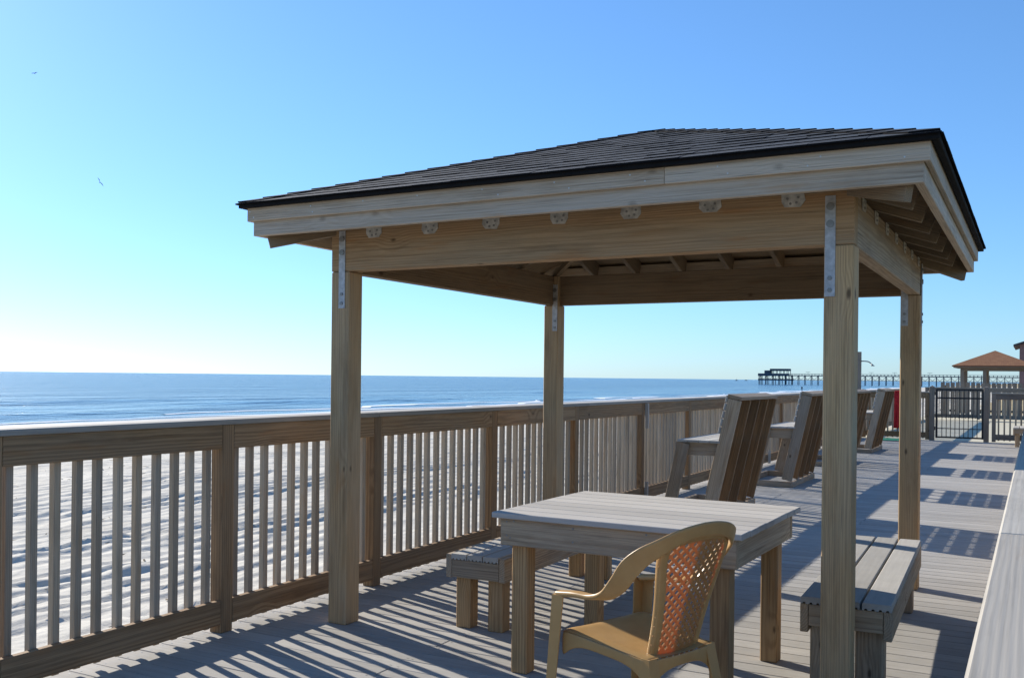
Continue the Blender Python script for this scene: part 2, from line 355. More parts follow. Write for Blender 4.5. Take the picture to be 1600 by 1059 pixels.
xs = graded(-4.0, -95, 0.035, 1.002); ys1 = graded(3.0, 600, 0.08, 1.0105); ys0 = graded(3.0, -60, 0.08, 1.03)[::-1][:-1]
ys = np.concatenate([ys0, ys1]); X, Y = np.meshgrid(xs, ys, indexing='ij')
beach = part('beach', gridmesh(xs, ys, beach_z(X, Y)), 'sand'); tag(beach, kind='structure')
# inland and distant ground
xs = np.concatenate([np.linspace(-62, -4.0, 8), np.linspace(0, 60, 13), np.array([120, 300, 900, 3000.])]); ys = np.array([-400, -60, -20, 0, 20, 60, 100, 150, 200, 250, 300, 400, 600, 900, 1500, 4000.])
X, Y = np.meshgrid(xs, ys, indexing='ij')
Zg = np.where(X < -3, -0.95 - 1.25 * np.clip((-X - 5) / 57, 0, 1) - 0.12, -0.9) - np.where((X < -3) & (Y < 590), 1.2, 0)
Zg = Zg + np.where((X > -12) & (Y > 90), 1.6, 0) + np.where((X > 4) & (Y > 120), 2.2, 0)
gd = part('ground', gridmesh(xs, ys, Zg), 'dune'); tag(gd, kind='structure')

xs = np.concatenate([graded(-55, -140, 0.5, 1.012), graded(-140, -25000, 4, 1.09)[1:]])
ys = np.concatenate([graded(30, -12000, 2.0, 1.12)[::-1][:-1], graded(30, 25000, 2.0, 1.045)])
X, Y = np.meshgrid(xs, ys, indexing='ij')
wv = vnoise(X, Y, 31, 40) * 14
Zs = SEA + 0.0 * X
for x0, a, wd in ((-70, 0.20, 1.6), (-82, 0.34, 2.4), (-99, 0.26, 3.5)):
    dd = X - x0 + wv * 0.8 - 5 + 3 * vnoise(X, Y, 33, 15)
    Zs = Zs + a * np.exp(-(dd / wd) ** 2) * np.clip(vnoise(X * 0, Y, 35 + int(a * 100), 35) * 2 - 0.5, 0, 1)
sea = part('sea', gridmesh(xs, ys, Zs), 'sea'); tag(sea, kind='structure')

def foam_strip(x0, wmin, wmax, y0, y1, seed, z):
    ys = graded(y0, y1, 0.8, 1.012); c = x0 + (vnoise(ys * 0 + 3, ys, seed, 14) - .5) * 5 + (vnoise(ys * 0 + 9, ys, seed + 1, 4) - .5) * 1.6
    wd = wmin + (wmax - wmin) * np.clip(vnoise(ys * 0 + 5, ys, seed + 2, 9) * 1.7 - .5, 0, 1) * (1 + ys / 120)
    vs = []; fs = []
    for i, (yy, cc, ww) in enumerate(zip(ys, c, wd)):
        vs += [(cc - ww, yy, z), (cc, yy, z + 0.05), (cc + ww * 0.5, yy, z)]
        if i: k = 3 * i; fs += [(k - 3, k - 2, k + 1, k), (k - 2, k - 1, k + 2, k + 1)]
    return part('foam', mesh_from(vs, fs, True), 'foam')
for i, a in enumerate(((-62.5, 0.25, 1.3, 25, 560), (-68.0, 0.05, 1.0, 60, 560))):
    f = foam_strip(*a, 50 + 5 * i, SEA + 0.03)
    tag(f, ['white wash of foam at the edge of the wet sand', 'thin line of breaking foam on the shallow water'][i], 'foam', kind='stuff')

V, F = [], []
wx = -5 - 26 * rnd.rand(900) ** 1.4; wy = 2 + 45 * rnd.rand(900) ** 1.3; wz = beach_z(wx[:, None], wy[:, None])[:, 0] + 0.012
for x, y, z in zip(wx, wy, wz):
    a = random.random() * 6.28; L_ = random.uniform(.02, .11)
    d = Vector((math.cos(a), math.sin(a), 0)) * L_; nn = Vector((-d.y, d.x, 0)) * 0.18; c = Vector((x, y, z)); b0 = len(V)
    V += [c - d, c + nn + Vector((0, 0, .01)), c + d + Vector((0, 0, .012)), c - nn]; F.append((b0, b0 + 1, b0 + 2, b0 + 3))
tag(part('seaweed', mesh_from(V, F), 'weed'), 'scattered flecks of dry seaweed and straw on the sand', 'seaweed', kind='stuff')

# deck
deck = bpy.data.objects.new('deck', None); link(deck, None); tag(deck, kind='structure')
DY0, DY1, PITCH = -1.9, 26.75, 0.1452
n = int((DY1 - DY0) / PITCH)
sv, sf = [], []
for i in range(n):
    y = DY0 + (i + 0.5) * PITCH; cuts = [-4.26 + random.uniform(-.006, .006), 0.14]
    if i % 2 == 0: cuts.insert(1, random.choice((-2.9, -1.6)) + random.uniform(-.01, .01))
    for a, b in zip(cuts[:-1], cuts[1:]):
        board('deck_board', (a, y, -0.014 + random.uniform(-.0012, .0006)), (b - 0.004, y, -0.014 + random.uniform(-.0012, .0006)), PITCH - 0.006, 0.028, (0, 1, random.uniform(-.008, .008)), 'deck', deck, bev=0.003)
    for xx in (-4.20, -2.92, -2.88, -1.6, -0.3):
        for dy in (-.045, .045):
            c = Vector((xx + random.uniform(-.008, .008), y + dy + random.uniform(-.004, .004), 0.0012)); b0 = len(sv)
            sv += [c + Vector((.005 * math.cos(k * math.pi / 3), .005 * math.sin(k * math.pi / 3), 0)) for k in range(6)]; sf.append(list(range(b0, b0 + 6)))
tag(part('deck_screw', mesh_from(sv, sf), 'bolt', deck), kind='stuff')
for xx in (-4.20, -2.9, -1.6, -0.3, 0.06):
    board('joist', (xx, DY0, -0.15), (xx, DY1, -0.15), 0.236, 0.038, (0, 0, 1), 'rail', deck)
for yy in np.arange(-1.5, 26.6, 3.4):
    for xx in (-4.0, -1.5): board('deck_post', (xx, yy, -1.2), (xx, yy, -0.27), 0.14, 0.14, (0, 1, 0), 'post', deck)
pt = part('patio', mesh_from(*prism([(-4.3, 26.78, -0.30), (14, 26.78, -0.30), (14, 52, -0.30), (-4.3, 52, -0.30)], (0, 0, 0.25))), 'patio'); tag(pt, kind='structure'); fixn(pt.data)

# ------------------------------------------------------------------ railings
def railing(t, p0, p1, side, posts, step=0.1245, cap=True, h=1.235, mat='rail', capmat='cap'):
    """p0, p1: line of the inner faces of posts and rails; side: unit vector away from the inner face (outwards)"""
    p0 = Vector((*p0, 0)); p1 = Vector((*p1, 0)); d = (p1 - p0); L = d.length; d.normalize(); sd = Vector((*side, 0)); up = Vector((0, 0, 1))
    for s in posts:
        c = p0 + d * s + sd * 0.045
        board('post', c, c + up * (h - 0.03), 0.09, 0.09, d, mat, t)
    ss = sorted(posts)
    for a, b in zip(ss[:-1], ss[1:]):
        a2, b2 = a + 0.047, b - 0.047
        for zc in (0.12, h - 0.1):
            board('rail', p0 + d * a2 + sd * 0.019 + up * zc, p0 + d * b2 + sd * 0.019 + up * zc, 0.140, 0.038, (0, 0, 1), mat, t)
        nb = max(1, int(round((b2 - a2) / step)) - 1); st = (b2 - a2) / (nb + 1)
        for k in range(nb + 1):
            q = a2 + st * (k + 0.5) + random.uniform(-.004, .004)
            c = p0 + d * q + sd * 0.058
            board('baluster', c + up * 0.032, c + d * random.uniform(-.005, .005) + up * (h - 0.035), 0.038, 0.038, d, 'baluster', t, bev=0.002)
    if cap:
        s = ss[0] - 0.06
        while s < ss[-1]:
            e = min(s + 3.66, ss[-1] + 0.06)
            if ss[-1] - e < 0.5: e = ss[-1] + 0.06
            c = sd * 0.055
            board('cap_board', p0 + d * s + c + up * (h - 0.015), p0 + d * (e - 0.003) + c + up * (h - 0.015), 0.142, 0.030, sd, capmat, t, bev=0.004)
            s = e
XRAIL = -4.115
LP = [-1.70, -0.24, 1.22, 2.68, 4.118, 5.568, 7.255, 8.965, 10.85, 12.63, 14.45, 16.3, 18.1, 19.9, 21.7, 23.5, 25.2, 26.86]
rl = thing('railing', 'long brown wooden railing with square balusters between the deck and the beach', 'railing', (XRAIL, 0, 0))
railing(rl, (XRAIL, 0), (XRAIL, 27), (-1, 0), LP)
for y in (10.92, 17.0):                                        # short pale boards fixed to the inner side of the rail
    board('cleat_board', (XRAIL + 0.022, y, 0.90), (XRAIL + 0.022, y, 1.2), 0.03, 0.044, (0, 1, 0), 'seatboard', rl)
    board('cleat_board', (XRAIL + 0.022, y, 0.03), (XRAIL + 0.022, y, 0.26), 0.03, 0.044, (0, 1, 0), 'seatboard', rl)
rr_ = thing('railing', 'pale weathered railing cap running up the right edge of the photo, nearest the camera', 'railing', (-0.04, 0, 0))
railing(rr_, (-0.038, 0), (-0.038, 27), (1, 0), [-1.7 + 1.83 * i for i in range(16)] + [26.86])

# cross fence at the end of the deck, with the black gate in it
GY = 26.95
t = thing('railing', 'short wooden railing left of the black metal gate', 'railing', (-3.3, GY, 0))
railing(t, (-4.0, GY), (-2.5, GY), (0, 1), [0.0, 1.56])
t = thing('railing', 'grey wooden railing right of the black metal gate', 'railing', (-0.5, GY, 0))
railing(t, (-0.96, GY), (3.2, GY), (0, 1), [0.06, 1.9, 4.1], mat='greyfence')
for x, lab in ((-2.33, 'square wooden gate post on the hinge side, left of the black gate'), (-1.07, 'square wooden gate post on the latch side, right of the black gate')):
    t = thing('gate_post', lab, 'post', (x, GY + 0.03, 0))
    board('shaft', (0, 0, -0.3), (0, 0, 1.36), 0.12, 0.12, (0, 1, 0), 'greyfence', t, t, bev=0.006)
    vs = [(-.06, -.06, 1.36), (.06, -.06, 1.36), (.06, .06, 1.36), (-.06, .06, 1.36), (0, 0, 1.40)]
    part('chamfered_top', mesh_from(vs, [(0, 1, 4), (1, 2, 4), (2, 3, 4), (3, 0, 4), (3, 2, 1, 0)]), 'greyfence', t, t)
g = thing('gate', 'black metal picket gate at the far end of the deck', 'gate', (-2.25, GY + 0.03, 0))
for x in (0.03, 1.10): board('frame_post', (x, 0, 0.05), (x, 0, 1.31), 0.05, 0.04, (1, 0, 0), 'black', g, g, bev=0.002)
for z in (0.075, 0.30, 1.08, 1.295): board('frame_rail', (0.055, 0, z), (1.075, 0, z), 0.04 if z != 0.30 else 0.022, 0.03, (0, 0, 1), 'black', g, g, bev=0.002)
for k in range(9):
    x = 0.055 + 1.02 * (k + 1) / 10
    board('picket', (x, 0, 0.095), (x, 0, 1.28), 0.017, 0.017, (1, 0, 0), 'black', g, g, bev=0)
for z in (0.25, 1.15): board('hinge', (-0.02, -0.01, z), (-0.02, -0.01, z + 0.09), 0.04, 0.03, (1, 0, 0), 'black', g, g)
board('latch', (1.13, -0.03, 1.13), (1.13, -0.03, 1.24), 0.06, 0.03, (1, 0, 0), 'black', g, g)

t = thing('railing', 'wooden railing beyond the gate that carries on along the beach side', 'railing', (XRAIL, 34, 0))
railing(t, (XRAIL, 26.95), (XRAIL, 42.4), (-1, 0), [0.1 + 1.9 * i for i in range(9)])
t = thing('railing', 'grey wooden railing across the back of the patio beyond the gate', 'railing', (-1, 42.6, 0))
railing(t, (-4.0, 42.6), (4.0, 42.6), (0, 1), [0.1, 2.03, 3.9, 5.8, 7.7], mat='greyfence', h=1.27)
f = thing('picket_fence', 'dark grey board fence with gaps, behind the far patio railing', 'fence', (0, 46, 0))
for k in range(60):
    x = -3.55 + k * 0.2
    hh = 1.47 + random.uniform(-.01, .01)
    board('picket', (x, 46, -0.12), (x, 46, hh), 0.158, 0.02, (1, 0, 0), 'greyfence', f, bev=0)
for z in (0.25, 1.18): board('fence_rail', (-3.65, 46.03, z), (8.4, 46.03, z), 0.09, 0.038, (0, 0, 1), 'greyfence', f)
for k in range(7): board('fence_post', (-3.45 + 1.95 * k, 46.095, -0.1), (-3.45 + 1.95 * k, 46.095, 1.35), 0.09, 0.09, (1, 0, 0), 'greyfence', f)

# ------------------------------------------------------------------ the pavilion
XL, XR, Y0, Y1, H, S = -3.751, -0.728, 4.584, 7.589, 2.1235, 0.134
CX, CY = (XL + XR) / 2, (Y0 + Y1) / 2
pv = thing('pavilion', 'open square wooden pavilion with a dark shingled hip roof over the table', 'pavilion', (CX, CY, 0))
posts = {}
BT = 0.088; BZ1 = 2.372
for nm, x, y in (('FL', XL, Y0), ('FR', XR - S, Y0), ('BL', XL, Y1 - S), ('BR', XR - S, Y1 - S)):
    c = Vector((x + S / 2, y + S / 2, 0))
    posts[nm] = board('post', c, c + Vector((0, 0, H - 0.002)), S, S, (0, 1, 0), 'post', pv, bev=0.006)
    ix = x + BT + 0.002 if nm[1] == 'L' else x + 0.0; iw = S - BT - 0.002
    iy = y + BT + 0.002 if nm[0] == 'F' else y
    cc = Vector((ix + iw / 2, iy + iw / 2, 0))
    board('post_tenon', cc + Vector((0, 0, H - 0.002)), cc + Vector((0, 0, BZ1)), iw, iw, (0, 1, 0), 'post', posts[nm], bev=0.002)
zb = (H + BZ1) / 2; hb = BZ1 - H
fb = board('beam', (XL, Y0 + BT / 2, zb), (XR, Y0 + BT / 2, zb), hb, BT, (0, 0, 1), 'beam', pv, bev=0.004)
bb = board('beam', (XL, Y1 - BT / 2, zb), (XR, Y1 - BT / 2, zb), hb, BT, (0, 0, 1), 'shadebeam', pv, bev=0.004)
lb = board('beam', (XL + BT / 2 + 0.0025, Y0 + BT + .002, zb), (XL + BT / 2 + 0.0025, Y1 - BT - .002, zb), hb, BT - 0.005, (0, 0, 1), 'shadebeam', pv, bev=0.004)
rb = board('beam', (XR - BT / 2 - 0.0025, Y0 + BT + .002, zb), (XR - BT / 2 - 0.0025, Y1 - BT - .002, zb), hb, BT - 0.005, (0, 0, 1), 'furn', pv, bev=0.004)

E_, SL, ZA = 1.90, 0.345, 3.150                              # eave half-width, slope, apex height of the sheathing top
zr = lambda d: ZA - SL * d
cs = 1 / math.sqrt(1 + SL * SL)
# sheathing: four triangular panels
dirs = [((0, -1), (1, 0)), ((1, 0), (0, 1)), ((0, 1), (-1, 0)), ((-1, 0), (0, -1))]      # outward, along-eave
def RP(k, u, v, off=0.0):
    """point on slope k: u along the eave, v inwards from the eave (plan), off above the sheathing"""
    (ox, oy), (ax, ay) = dirs[k]; d = E_ - v
    return Vector((CX + ox * d + ax * u, CY + oy * d + ay * u, zr(d) + off))
for k in range(4):
    a, b, c = RP(k, -1.87, 0.03), RP(k, 1.87, 0.03), RP(k, 0, E_)
    vs = [a, b, c] + [p - Vector((0, 0, 0.018)) for p in (a, b, c)]
    me = mesh_from(vs, [(0, 1, 2), (5, 4, 3), (0, 3, 4, 1), (1, 4, 5, 2), (2, 5, 3, 0)])
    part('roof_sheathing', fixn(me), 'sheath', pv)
    # drip edge and starter strip
    ins = 0.0 if k % 2 == 0 else 0.034
    (ox, oy), (ax, ay) = dirs[k]
    cpos = lambda u: (CX + ox * (E_ - 0.021) + ax * u, CY + oy * (E_ - 0.021) + ay * u, zr(E_) - 0.007)
    board('drip_edge', cpos(-E_ + ins + 0.006), cpos(E_ - ins - 0.006), 0.028, 0.030, (0, 0, 1), 'drip', pv, bev=0.003)
# fascia boards: a sub-fascia and a proud upper board on every side
def fasc(k, d, z0, z1, t, u0, u1, mat='fascia'):
    (ox, oy), (ax, ay) = dirs[k]; dd = d - t / 2; zc = (z0 + z1) / 2
    return board('fascia_board', (CX + ox * dd + ax * u0, CY + oy * dd + ay * u0, zc), (CX + ox * dd + ax * u1, CY + oy * dd + ay * u1, zc), z1 - z0, t, (0, 0, 1), mat, pv)
ZE = zr(1.86)
for k in range(4):
    e1 = 1.832 if k % 2 == 0 else 1.792
    fasc(k, 1.832, 2.315, ZE - 0.022, 0.038, -e1, e1)
    e2 = 1.858 if k % 2 == 0 else 1.832
    if k == 0:
        fasc(k, 1.858, 2.398, ZE - 0.017, 0.024, -e2, 0.7255); fasc(k, 1.858, 2.398, ZE - 0.017, 0.024, 0.7265, e2)
    else: fasc(k, 1.858, 2.398, ZE - 0.017, 0.024, -e2, e2)
for k in (0,):                                                # blocking between the rafters, on top of the beam
    (ox, oy), (ax, ay) = dirs[k]; dd = (Y1 - Y0) / 2 - BT / 2
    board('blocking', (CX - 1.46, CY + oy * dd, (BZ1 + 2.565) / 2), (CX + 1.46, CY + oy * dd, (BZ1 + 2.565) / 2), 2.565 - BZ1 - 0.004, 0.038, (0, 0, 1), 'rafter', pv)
# common and jack rafters
VD = 0.222
for k in range(4):
    (ox, oy), (ax, ay) = dirs[k]
    us = [-1.226, -0.832, -0.430, -0.013, 0.394, 0.807, 1.203] if k % 2 == 0 else [-1.26, -0.85, -0.44, -0.03, 0.38, 0.79, 1.2]
    for u in us:
        VD = 0.137 if k % 2 == 0 else 0.222
        dd0, dd1 = (1.790 if k % 2 == 0 else 1.765), max(abs(u) + 0.03, 0.04)
        def pp(d): return (CX + ox * d + ax * u, CY + oy * d + ay * u, zr(d) - 0.020 - (VD / 2) / cs)
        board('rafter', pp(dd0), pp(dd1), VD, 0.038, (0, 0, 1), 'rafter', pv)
        # framing tie on the beam face below each rafter
        bx = 1.5115 if k % 2 == 0 else 1.5085
        if k in (0, 1):
            poly = []
            for (a, z) in ((-.054, 2.372), (.054, 2.372), (.055, 2.338), (.036, 2.312), (-.036, 2.312), (-.055, 2.338)):
                a += random.uniform(-.004, .004); z += random.uniform(-.004, .004) if z < 2.37 else 0
                dd = (Y1 - Y0) / 2 if k % 2 == 0 else (XR - XL) / 2 - 0.0025
                poly.append(Vector((CX + ox * dd + ax * (u + a + 0.03), CY + oy * dd + ay * (u + a + 0.03), z)))
            vs, fs = prism(poly, (ox * 0.004, oy * 0.004, 0)); o = part('framing_tie', fixn(mesh_from(vs, fs)), 'tie', pv)
            for a, z in ((-.026, 2.350), (.024, 2.354), (-.012, 2.326), (.016, 2.330)):
                q = poly[0] + Vector((ax, ay, 0)) * (a + 0.054)
                Mx = Matrix.Translation((q.x + ox * 0.004, q.y + oy * 0.004, z)) @ (Vector((ox, oy, 0)).to_track_quat('Z', 'Y').to_matrix().to_4x4())
                place('nail', disc(0.0065, 0.002, 7), 'bolt', o, Mx)
for sx in (-1, 1):
    for sy in (-1, 1):
        hd = 0.262
        a = (CX + sx * 1.785, CY + sy * 1.785, zr(1.785) - 0.028 - hd / 2); b = (CX + sx * 0.03, CY + sy * 0.03, zr(0.03) - 0.028 - hd / 2)
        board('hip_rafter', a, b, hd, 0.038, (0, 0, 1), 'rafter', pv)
# shingles: every tab on the two slopes in view is a piece of its own
EX = 0.127
def tabs(k):
    row = 0; v = -0.012
    while v < E_ - 0.06:
        v1 = min(v + EX * 1.3, E_ - 0.01); half = E_ + 0.004 - max(v, 0)
        u = -half + random.uniform(-0.25, 0)
        while u < half:
            wd = random.choice((0.11, 0.16, 0.19, 0.24, 0.30)); a, b = max(u + 0.0015, -half), min(u + wd - 0.0015, half)
            u += wd
            if b - a < 0.02: continue
            t = random.choice((0.003, 0.004, 0.006)); ve = v + (0.004 if t < 0.01 else -0.004)
            lim = E_ + 0.004 - v1
            yield [(a, ve), (b, ve), (min(b, lim), v1), (max(a, -lim), v1)] if (b > -lim and a < lim) else [(a, ve), (b, ve), (max(min((a + b) / 2, lim), -lim), v1)], t
        v += EX; row += 1
def tabmesh(k, pl, t):
    top = [RP(k, u, v, (t + 0.006) if i < 2 else 0.004) for i, (u, v) in enumerate(pl)]
    bot = [RP(k, u, v, 0.0015) for u, v in pl]; n = len(pl)
    return top + bot, [list(range(n)), list(range(n, 2 * n))[::-1]] + [[i, i + n, (i + 1) % n + n, (i + 1) % n] for i in range(n)]
for k in (0, 1):
    for pl, t in tabs(k):
        if len(set((round(a, 4), round(b, 4)) for a, b in pl)) < 3: continue
        vs, fs = tabmesh(k, pl, t); c = sum(vs, Vector()) / len(vs)
        o = part('shingle', mesh_from([v - c for v in vs], fs), 'shingle', pv, None, c); o.data.materials.append(M['asphalt'])
        for pg in o.data.polygons[1:]: pg.material_index = 1
V, F = [], []
for k in (2, 3):
    for pl, t in tabs(k):
        vs, fs = tabmesh(k, pl, t); b0 = len(V); V += vs; F += [[i + b0 for i in f] for f in fs]
tag(part('shingle_field', mesh_from(V, F), 'shingle', pv), kind='stuff')
for sx, sy in ((-1, -1), (1, -1), (1, 1), (-1, 1)):           # hip cap shingles, folded over the hips
    nh = 19
    for i in range(nh):
        d0 = E_ - 0.004 - i * (E_ / nh); d1 = max(d0 - E_ / nh * 1.35, 0.0); hw = 0.115 + random.uniform(-.006, .006)
        vs = []
        for d, off in ((d0, 0.019), (d1, 0.011)):
            ctr = Vector((CX + sx * d, CY + sy * d, zr(d) + off))
            p1 = Vector((CX + sx * d, CY + sy * max(d - hw, 0), zr(d) + off - 0.002)); p2 = Vector((CX + sx * max(d - hw, 0), CY + sy * d, zr(d) + off - 0.002))
            vs += [p1, ctr, p2, p1 - Vector((0, 0, .007)), ctr - Vector((0, 0, .007)), p2 - Vector((0, 0, .007))]
        c = sum(vs, Vector()) / len(vs)
        fs = [(0, 1, 7, 6), (1, 2, 8, 7), (3, 9, 10, 4), (4, 10, 11, 5), (0, 3, 4, 1), (1, 4, 5, 2), (6, 7, 10, 9), (7, 8, 11, 10), (0, 6, 9, 3), (2, 5, 11, 8)]
        o = part('hip_shingle', fixn(mesh_from([v - c for v in vs], fs)), 'shingle', pv, None, c); o.data.materials.append(M['asphalt'])
        for pg in o.data.polygons[2:]: pg.material_index = 1
# galvanised straps with bolts
def strap(x, y, z0, z1, nrm):
    n = Vector((*nrm, 0)); side = Vector((-n.y, n.x, 0)); c = Vector((x, y, 0)) + n * 0.003
    o = board('steel_strap', c + Vector((0, 0, z0)), c + Vector((0, 0, z1)), 0.047, 0.005, side, 'steel', pv, bev=0.001)
    q = n.to_track_quat('Z', 'Y').to_matrix().to_4x4()
    for z in (z0 + 0.03, z0 + 0.085, z1 - 0.13, z1 - 0.05):
        big = z > H
        place('bolt', disc(0.018 if big else 0.011, 0.006, 12 if big else 6), 'bolt', o, Matrix.Translation(c + n * 0.0027 + Vector((0, 0, z))) @ q)
    return o
strap(XL + 0.083, Y0, 1.900, 2.366, (0, -1)); strap(XR - 0.107, Y0, 1.885, 2.350, (0, -1))
strap(XL + S - 0.028, Y1 - S, 1.90, 2.30, (0, -1)); strap(XR - S + 0.028, Y1 - S, 1.90, 2.30, (0, -1))
strap(XR, Y1 - 0.07, 1.9, 2.35, (1, 0)); strap(XL, Y0 + 0.07, 1.9, 2.35, (-1, 0))
for u in np.linspace(-1.8, 1.8, 10):                          # nail heads on the front fascia
    for z in (2.42, 2.455):
        if random.random() < 0.8:
            place('nail', disc(0.004, 0.002, 7), 'nail', pv, Matrix.Translation((CX + u + random.uniform(-.05, .05), CY - 1.858, z)) @ Matrix.Rotation(math.pi / 2, 4, 'X'))

# ------------------------------------------------------------------ table and benches
tb = thing('table', 'square wooden table with a grey plank top under the pavilion', 'table', (-1.757, 4.762, 0), math.radians(-1.0))
TZ = 0.816; TW, TD = 1.285, 1.10
for k in range(8):
    y = -TD / 2 + (k + .5) * TD / 8; e = random.uniform(-.003, .003)
    board('table_board', (-TW / 2 + e, y, TZ - 0.014), (TW / 2 + e, y, TZ - 0.014), TD / 8 - 0.004, 0.028, (0, 1, 0), 'tableboard', tb, tb)
ax_, ay_ = TW / 2 - 0.035, TD / 2 - 0.03; AZ = TZ - 0.028 - 0.068 - 0.001
board('apron', (-ax_, -ay_ + .019, AZ), (ax_, -ay_ + .019, AZ), 0.136, 0.038, (0, 0, 1), 'furn', tb, tb)
board('apron', (-ax_, ay_ - .019, AZ), (ax_, ay_ - .019, AZ), 0.136, 0.038, (0, 0, 1), 'furn', tb, tb)
for sx in (-1, 1): board('apron', (sx * (ax_ - .021), -ay_ + .04, AZ), (sx * (ax_ - .021), ay_ - .04, AZ), 0.136, 0.038, (0, 0, 1), 'furn', tb, tb)
for sx in (-1, 1):
    for sy in (-1, 1):
        c = Vector((sx * (ax_ - .042 - 0.047), sy * (ay_ - .040 - 0.047), 0))
        lg = board('leg', c + Vector((0, 0, 0.0)), c + Vector((0, 0, TZ - 0.03)), 0.09, 0.09, (0, 1, 0), 'leg', tb, tb, bev=0.005)
for x, z in ((-.57, .77), (-.57, .70), (-.53, .775), (-.55, .69), (-.2, .765), (-.2, .70), (.18, .77), (.18, .71), (.56, .77)):
    place('nail', disc(0.005, 0.002, 7), 'bolt', tb, WM[tb.name] @ Matrix.Translation((x, -ay_, z)) @ Matrix.Rotation(math.pi / 2, 4, 'X'))

def grooved(L, wd, t, mat):
    """composite plank, scalloped underneath, along local X"""
    prof = [(-wd / 2, t / 2 - .004), (-wd / 2 + .004, t / 2), (wd / 2 - .004, t / 2), (wd / 2, t / 2 - .004), (wd / 2, -t / 2)]
    ng = 4; seg = wd / ng
    for g_ in range(ng):
        b0 = wd / 2 - g_ * seg
        prof += [(b0 - seg * .25, -t / 2), (b0 - seg * .35, -t / 2 + t * .24), (b0 - seg * .65, -t / 2 + t * .24), (b0 - seg * .75, -t / 2)]
    prof += [(-wd / 2, -t / 2)]
    vs, fs = prism([(-L / 2, a, b) for a, b in prof], (L, 0, 0)); me = fixn(mesh_from(vs, fs)); me.materials.append(M[mat]); return me
def bench(label, loc, rz, L, Wd, hs, legw, legin, full=False):
    t = thing('bench', label, 'bench', (*loc, 0), rz, 'low wooden benches on the deck')
    nb = 3; iw = Wd if full else Wd - 0.08; bw = iw / nb; gm = grooved(L - 0.006, bw - (0.012 if full else 0.008), 0.034, 'seatboard')
    for k in range(nb):
        _, Mx = frame((-iw / 2 + (k + .5) * bw, -L / 2 + .003, hs - .017), (-iw / 2 + (k + .5) * bw, L / 2 - .003, hs - .017), (-1, 0, 0))
        place('seat_board', gm, 'seatboard', t, WM[t.name] @ Mx)
    za = hs - .035 - .069 if full else hs - .075
    for sx in (-1, 1): board('side_apron', (sx * (Wd / 2 - .022), -L / 2 + .01, za), (sx * (Wd / 2 - .022), L / 2 - .01, za), 0.138, 0.038, (0, 0, 1), 'furn', t, t)
    for sy in (-1, 1): board('end_apron', (-Wd / 2 + .043, sy * (L / 2 - .030), hs - .088), (Wd / 2 - .043, sy * (L / 2 - .030), hs - .088), 0.104, 0.038, (0, 0, 1), 'furn', t, t)
    for sx in (-1, 1):
        for sy in (-1, 1):
            c = Vector((sx * (Wd / 2 - .043 - legw / 2), sy * (L / 2 - legin), 0))
            board('leg', c, c + Vector((0, 0, hs - .036)), legw, legw, (0, 1, 0), 'leg' if not full else 'furn', t, t, bev=0.005)
    return t
bench('low wooden bench left of the table, beside the beach railing', (-2.905, 5.80), 0.03, 1.92, 0.40, 0.45, 0.098, 0.115)
bench('low wooden bench with a pale seat behind the front right pavilion post', (-0.822, 5.83), 0.035, 2.09, 0.425, 0.45, 0.13, 0.125, True)
bench('low pale bench at the far end of the deck, right of the gate', (-0.24, 25.7), 0.0, 1.2, 0.40, 0.45, 0.09, 0.10, True)

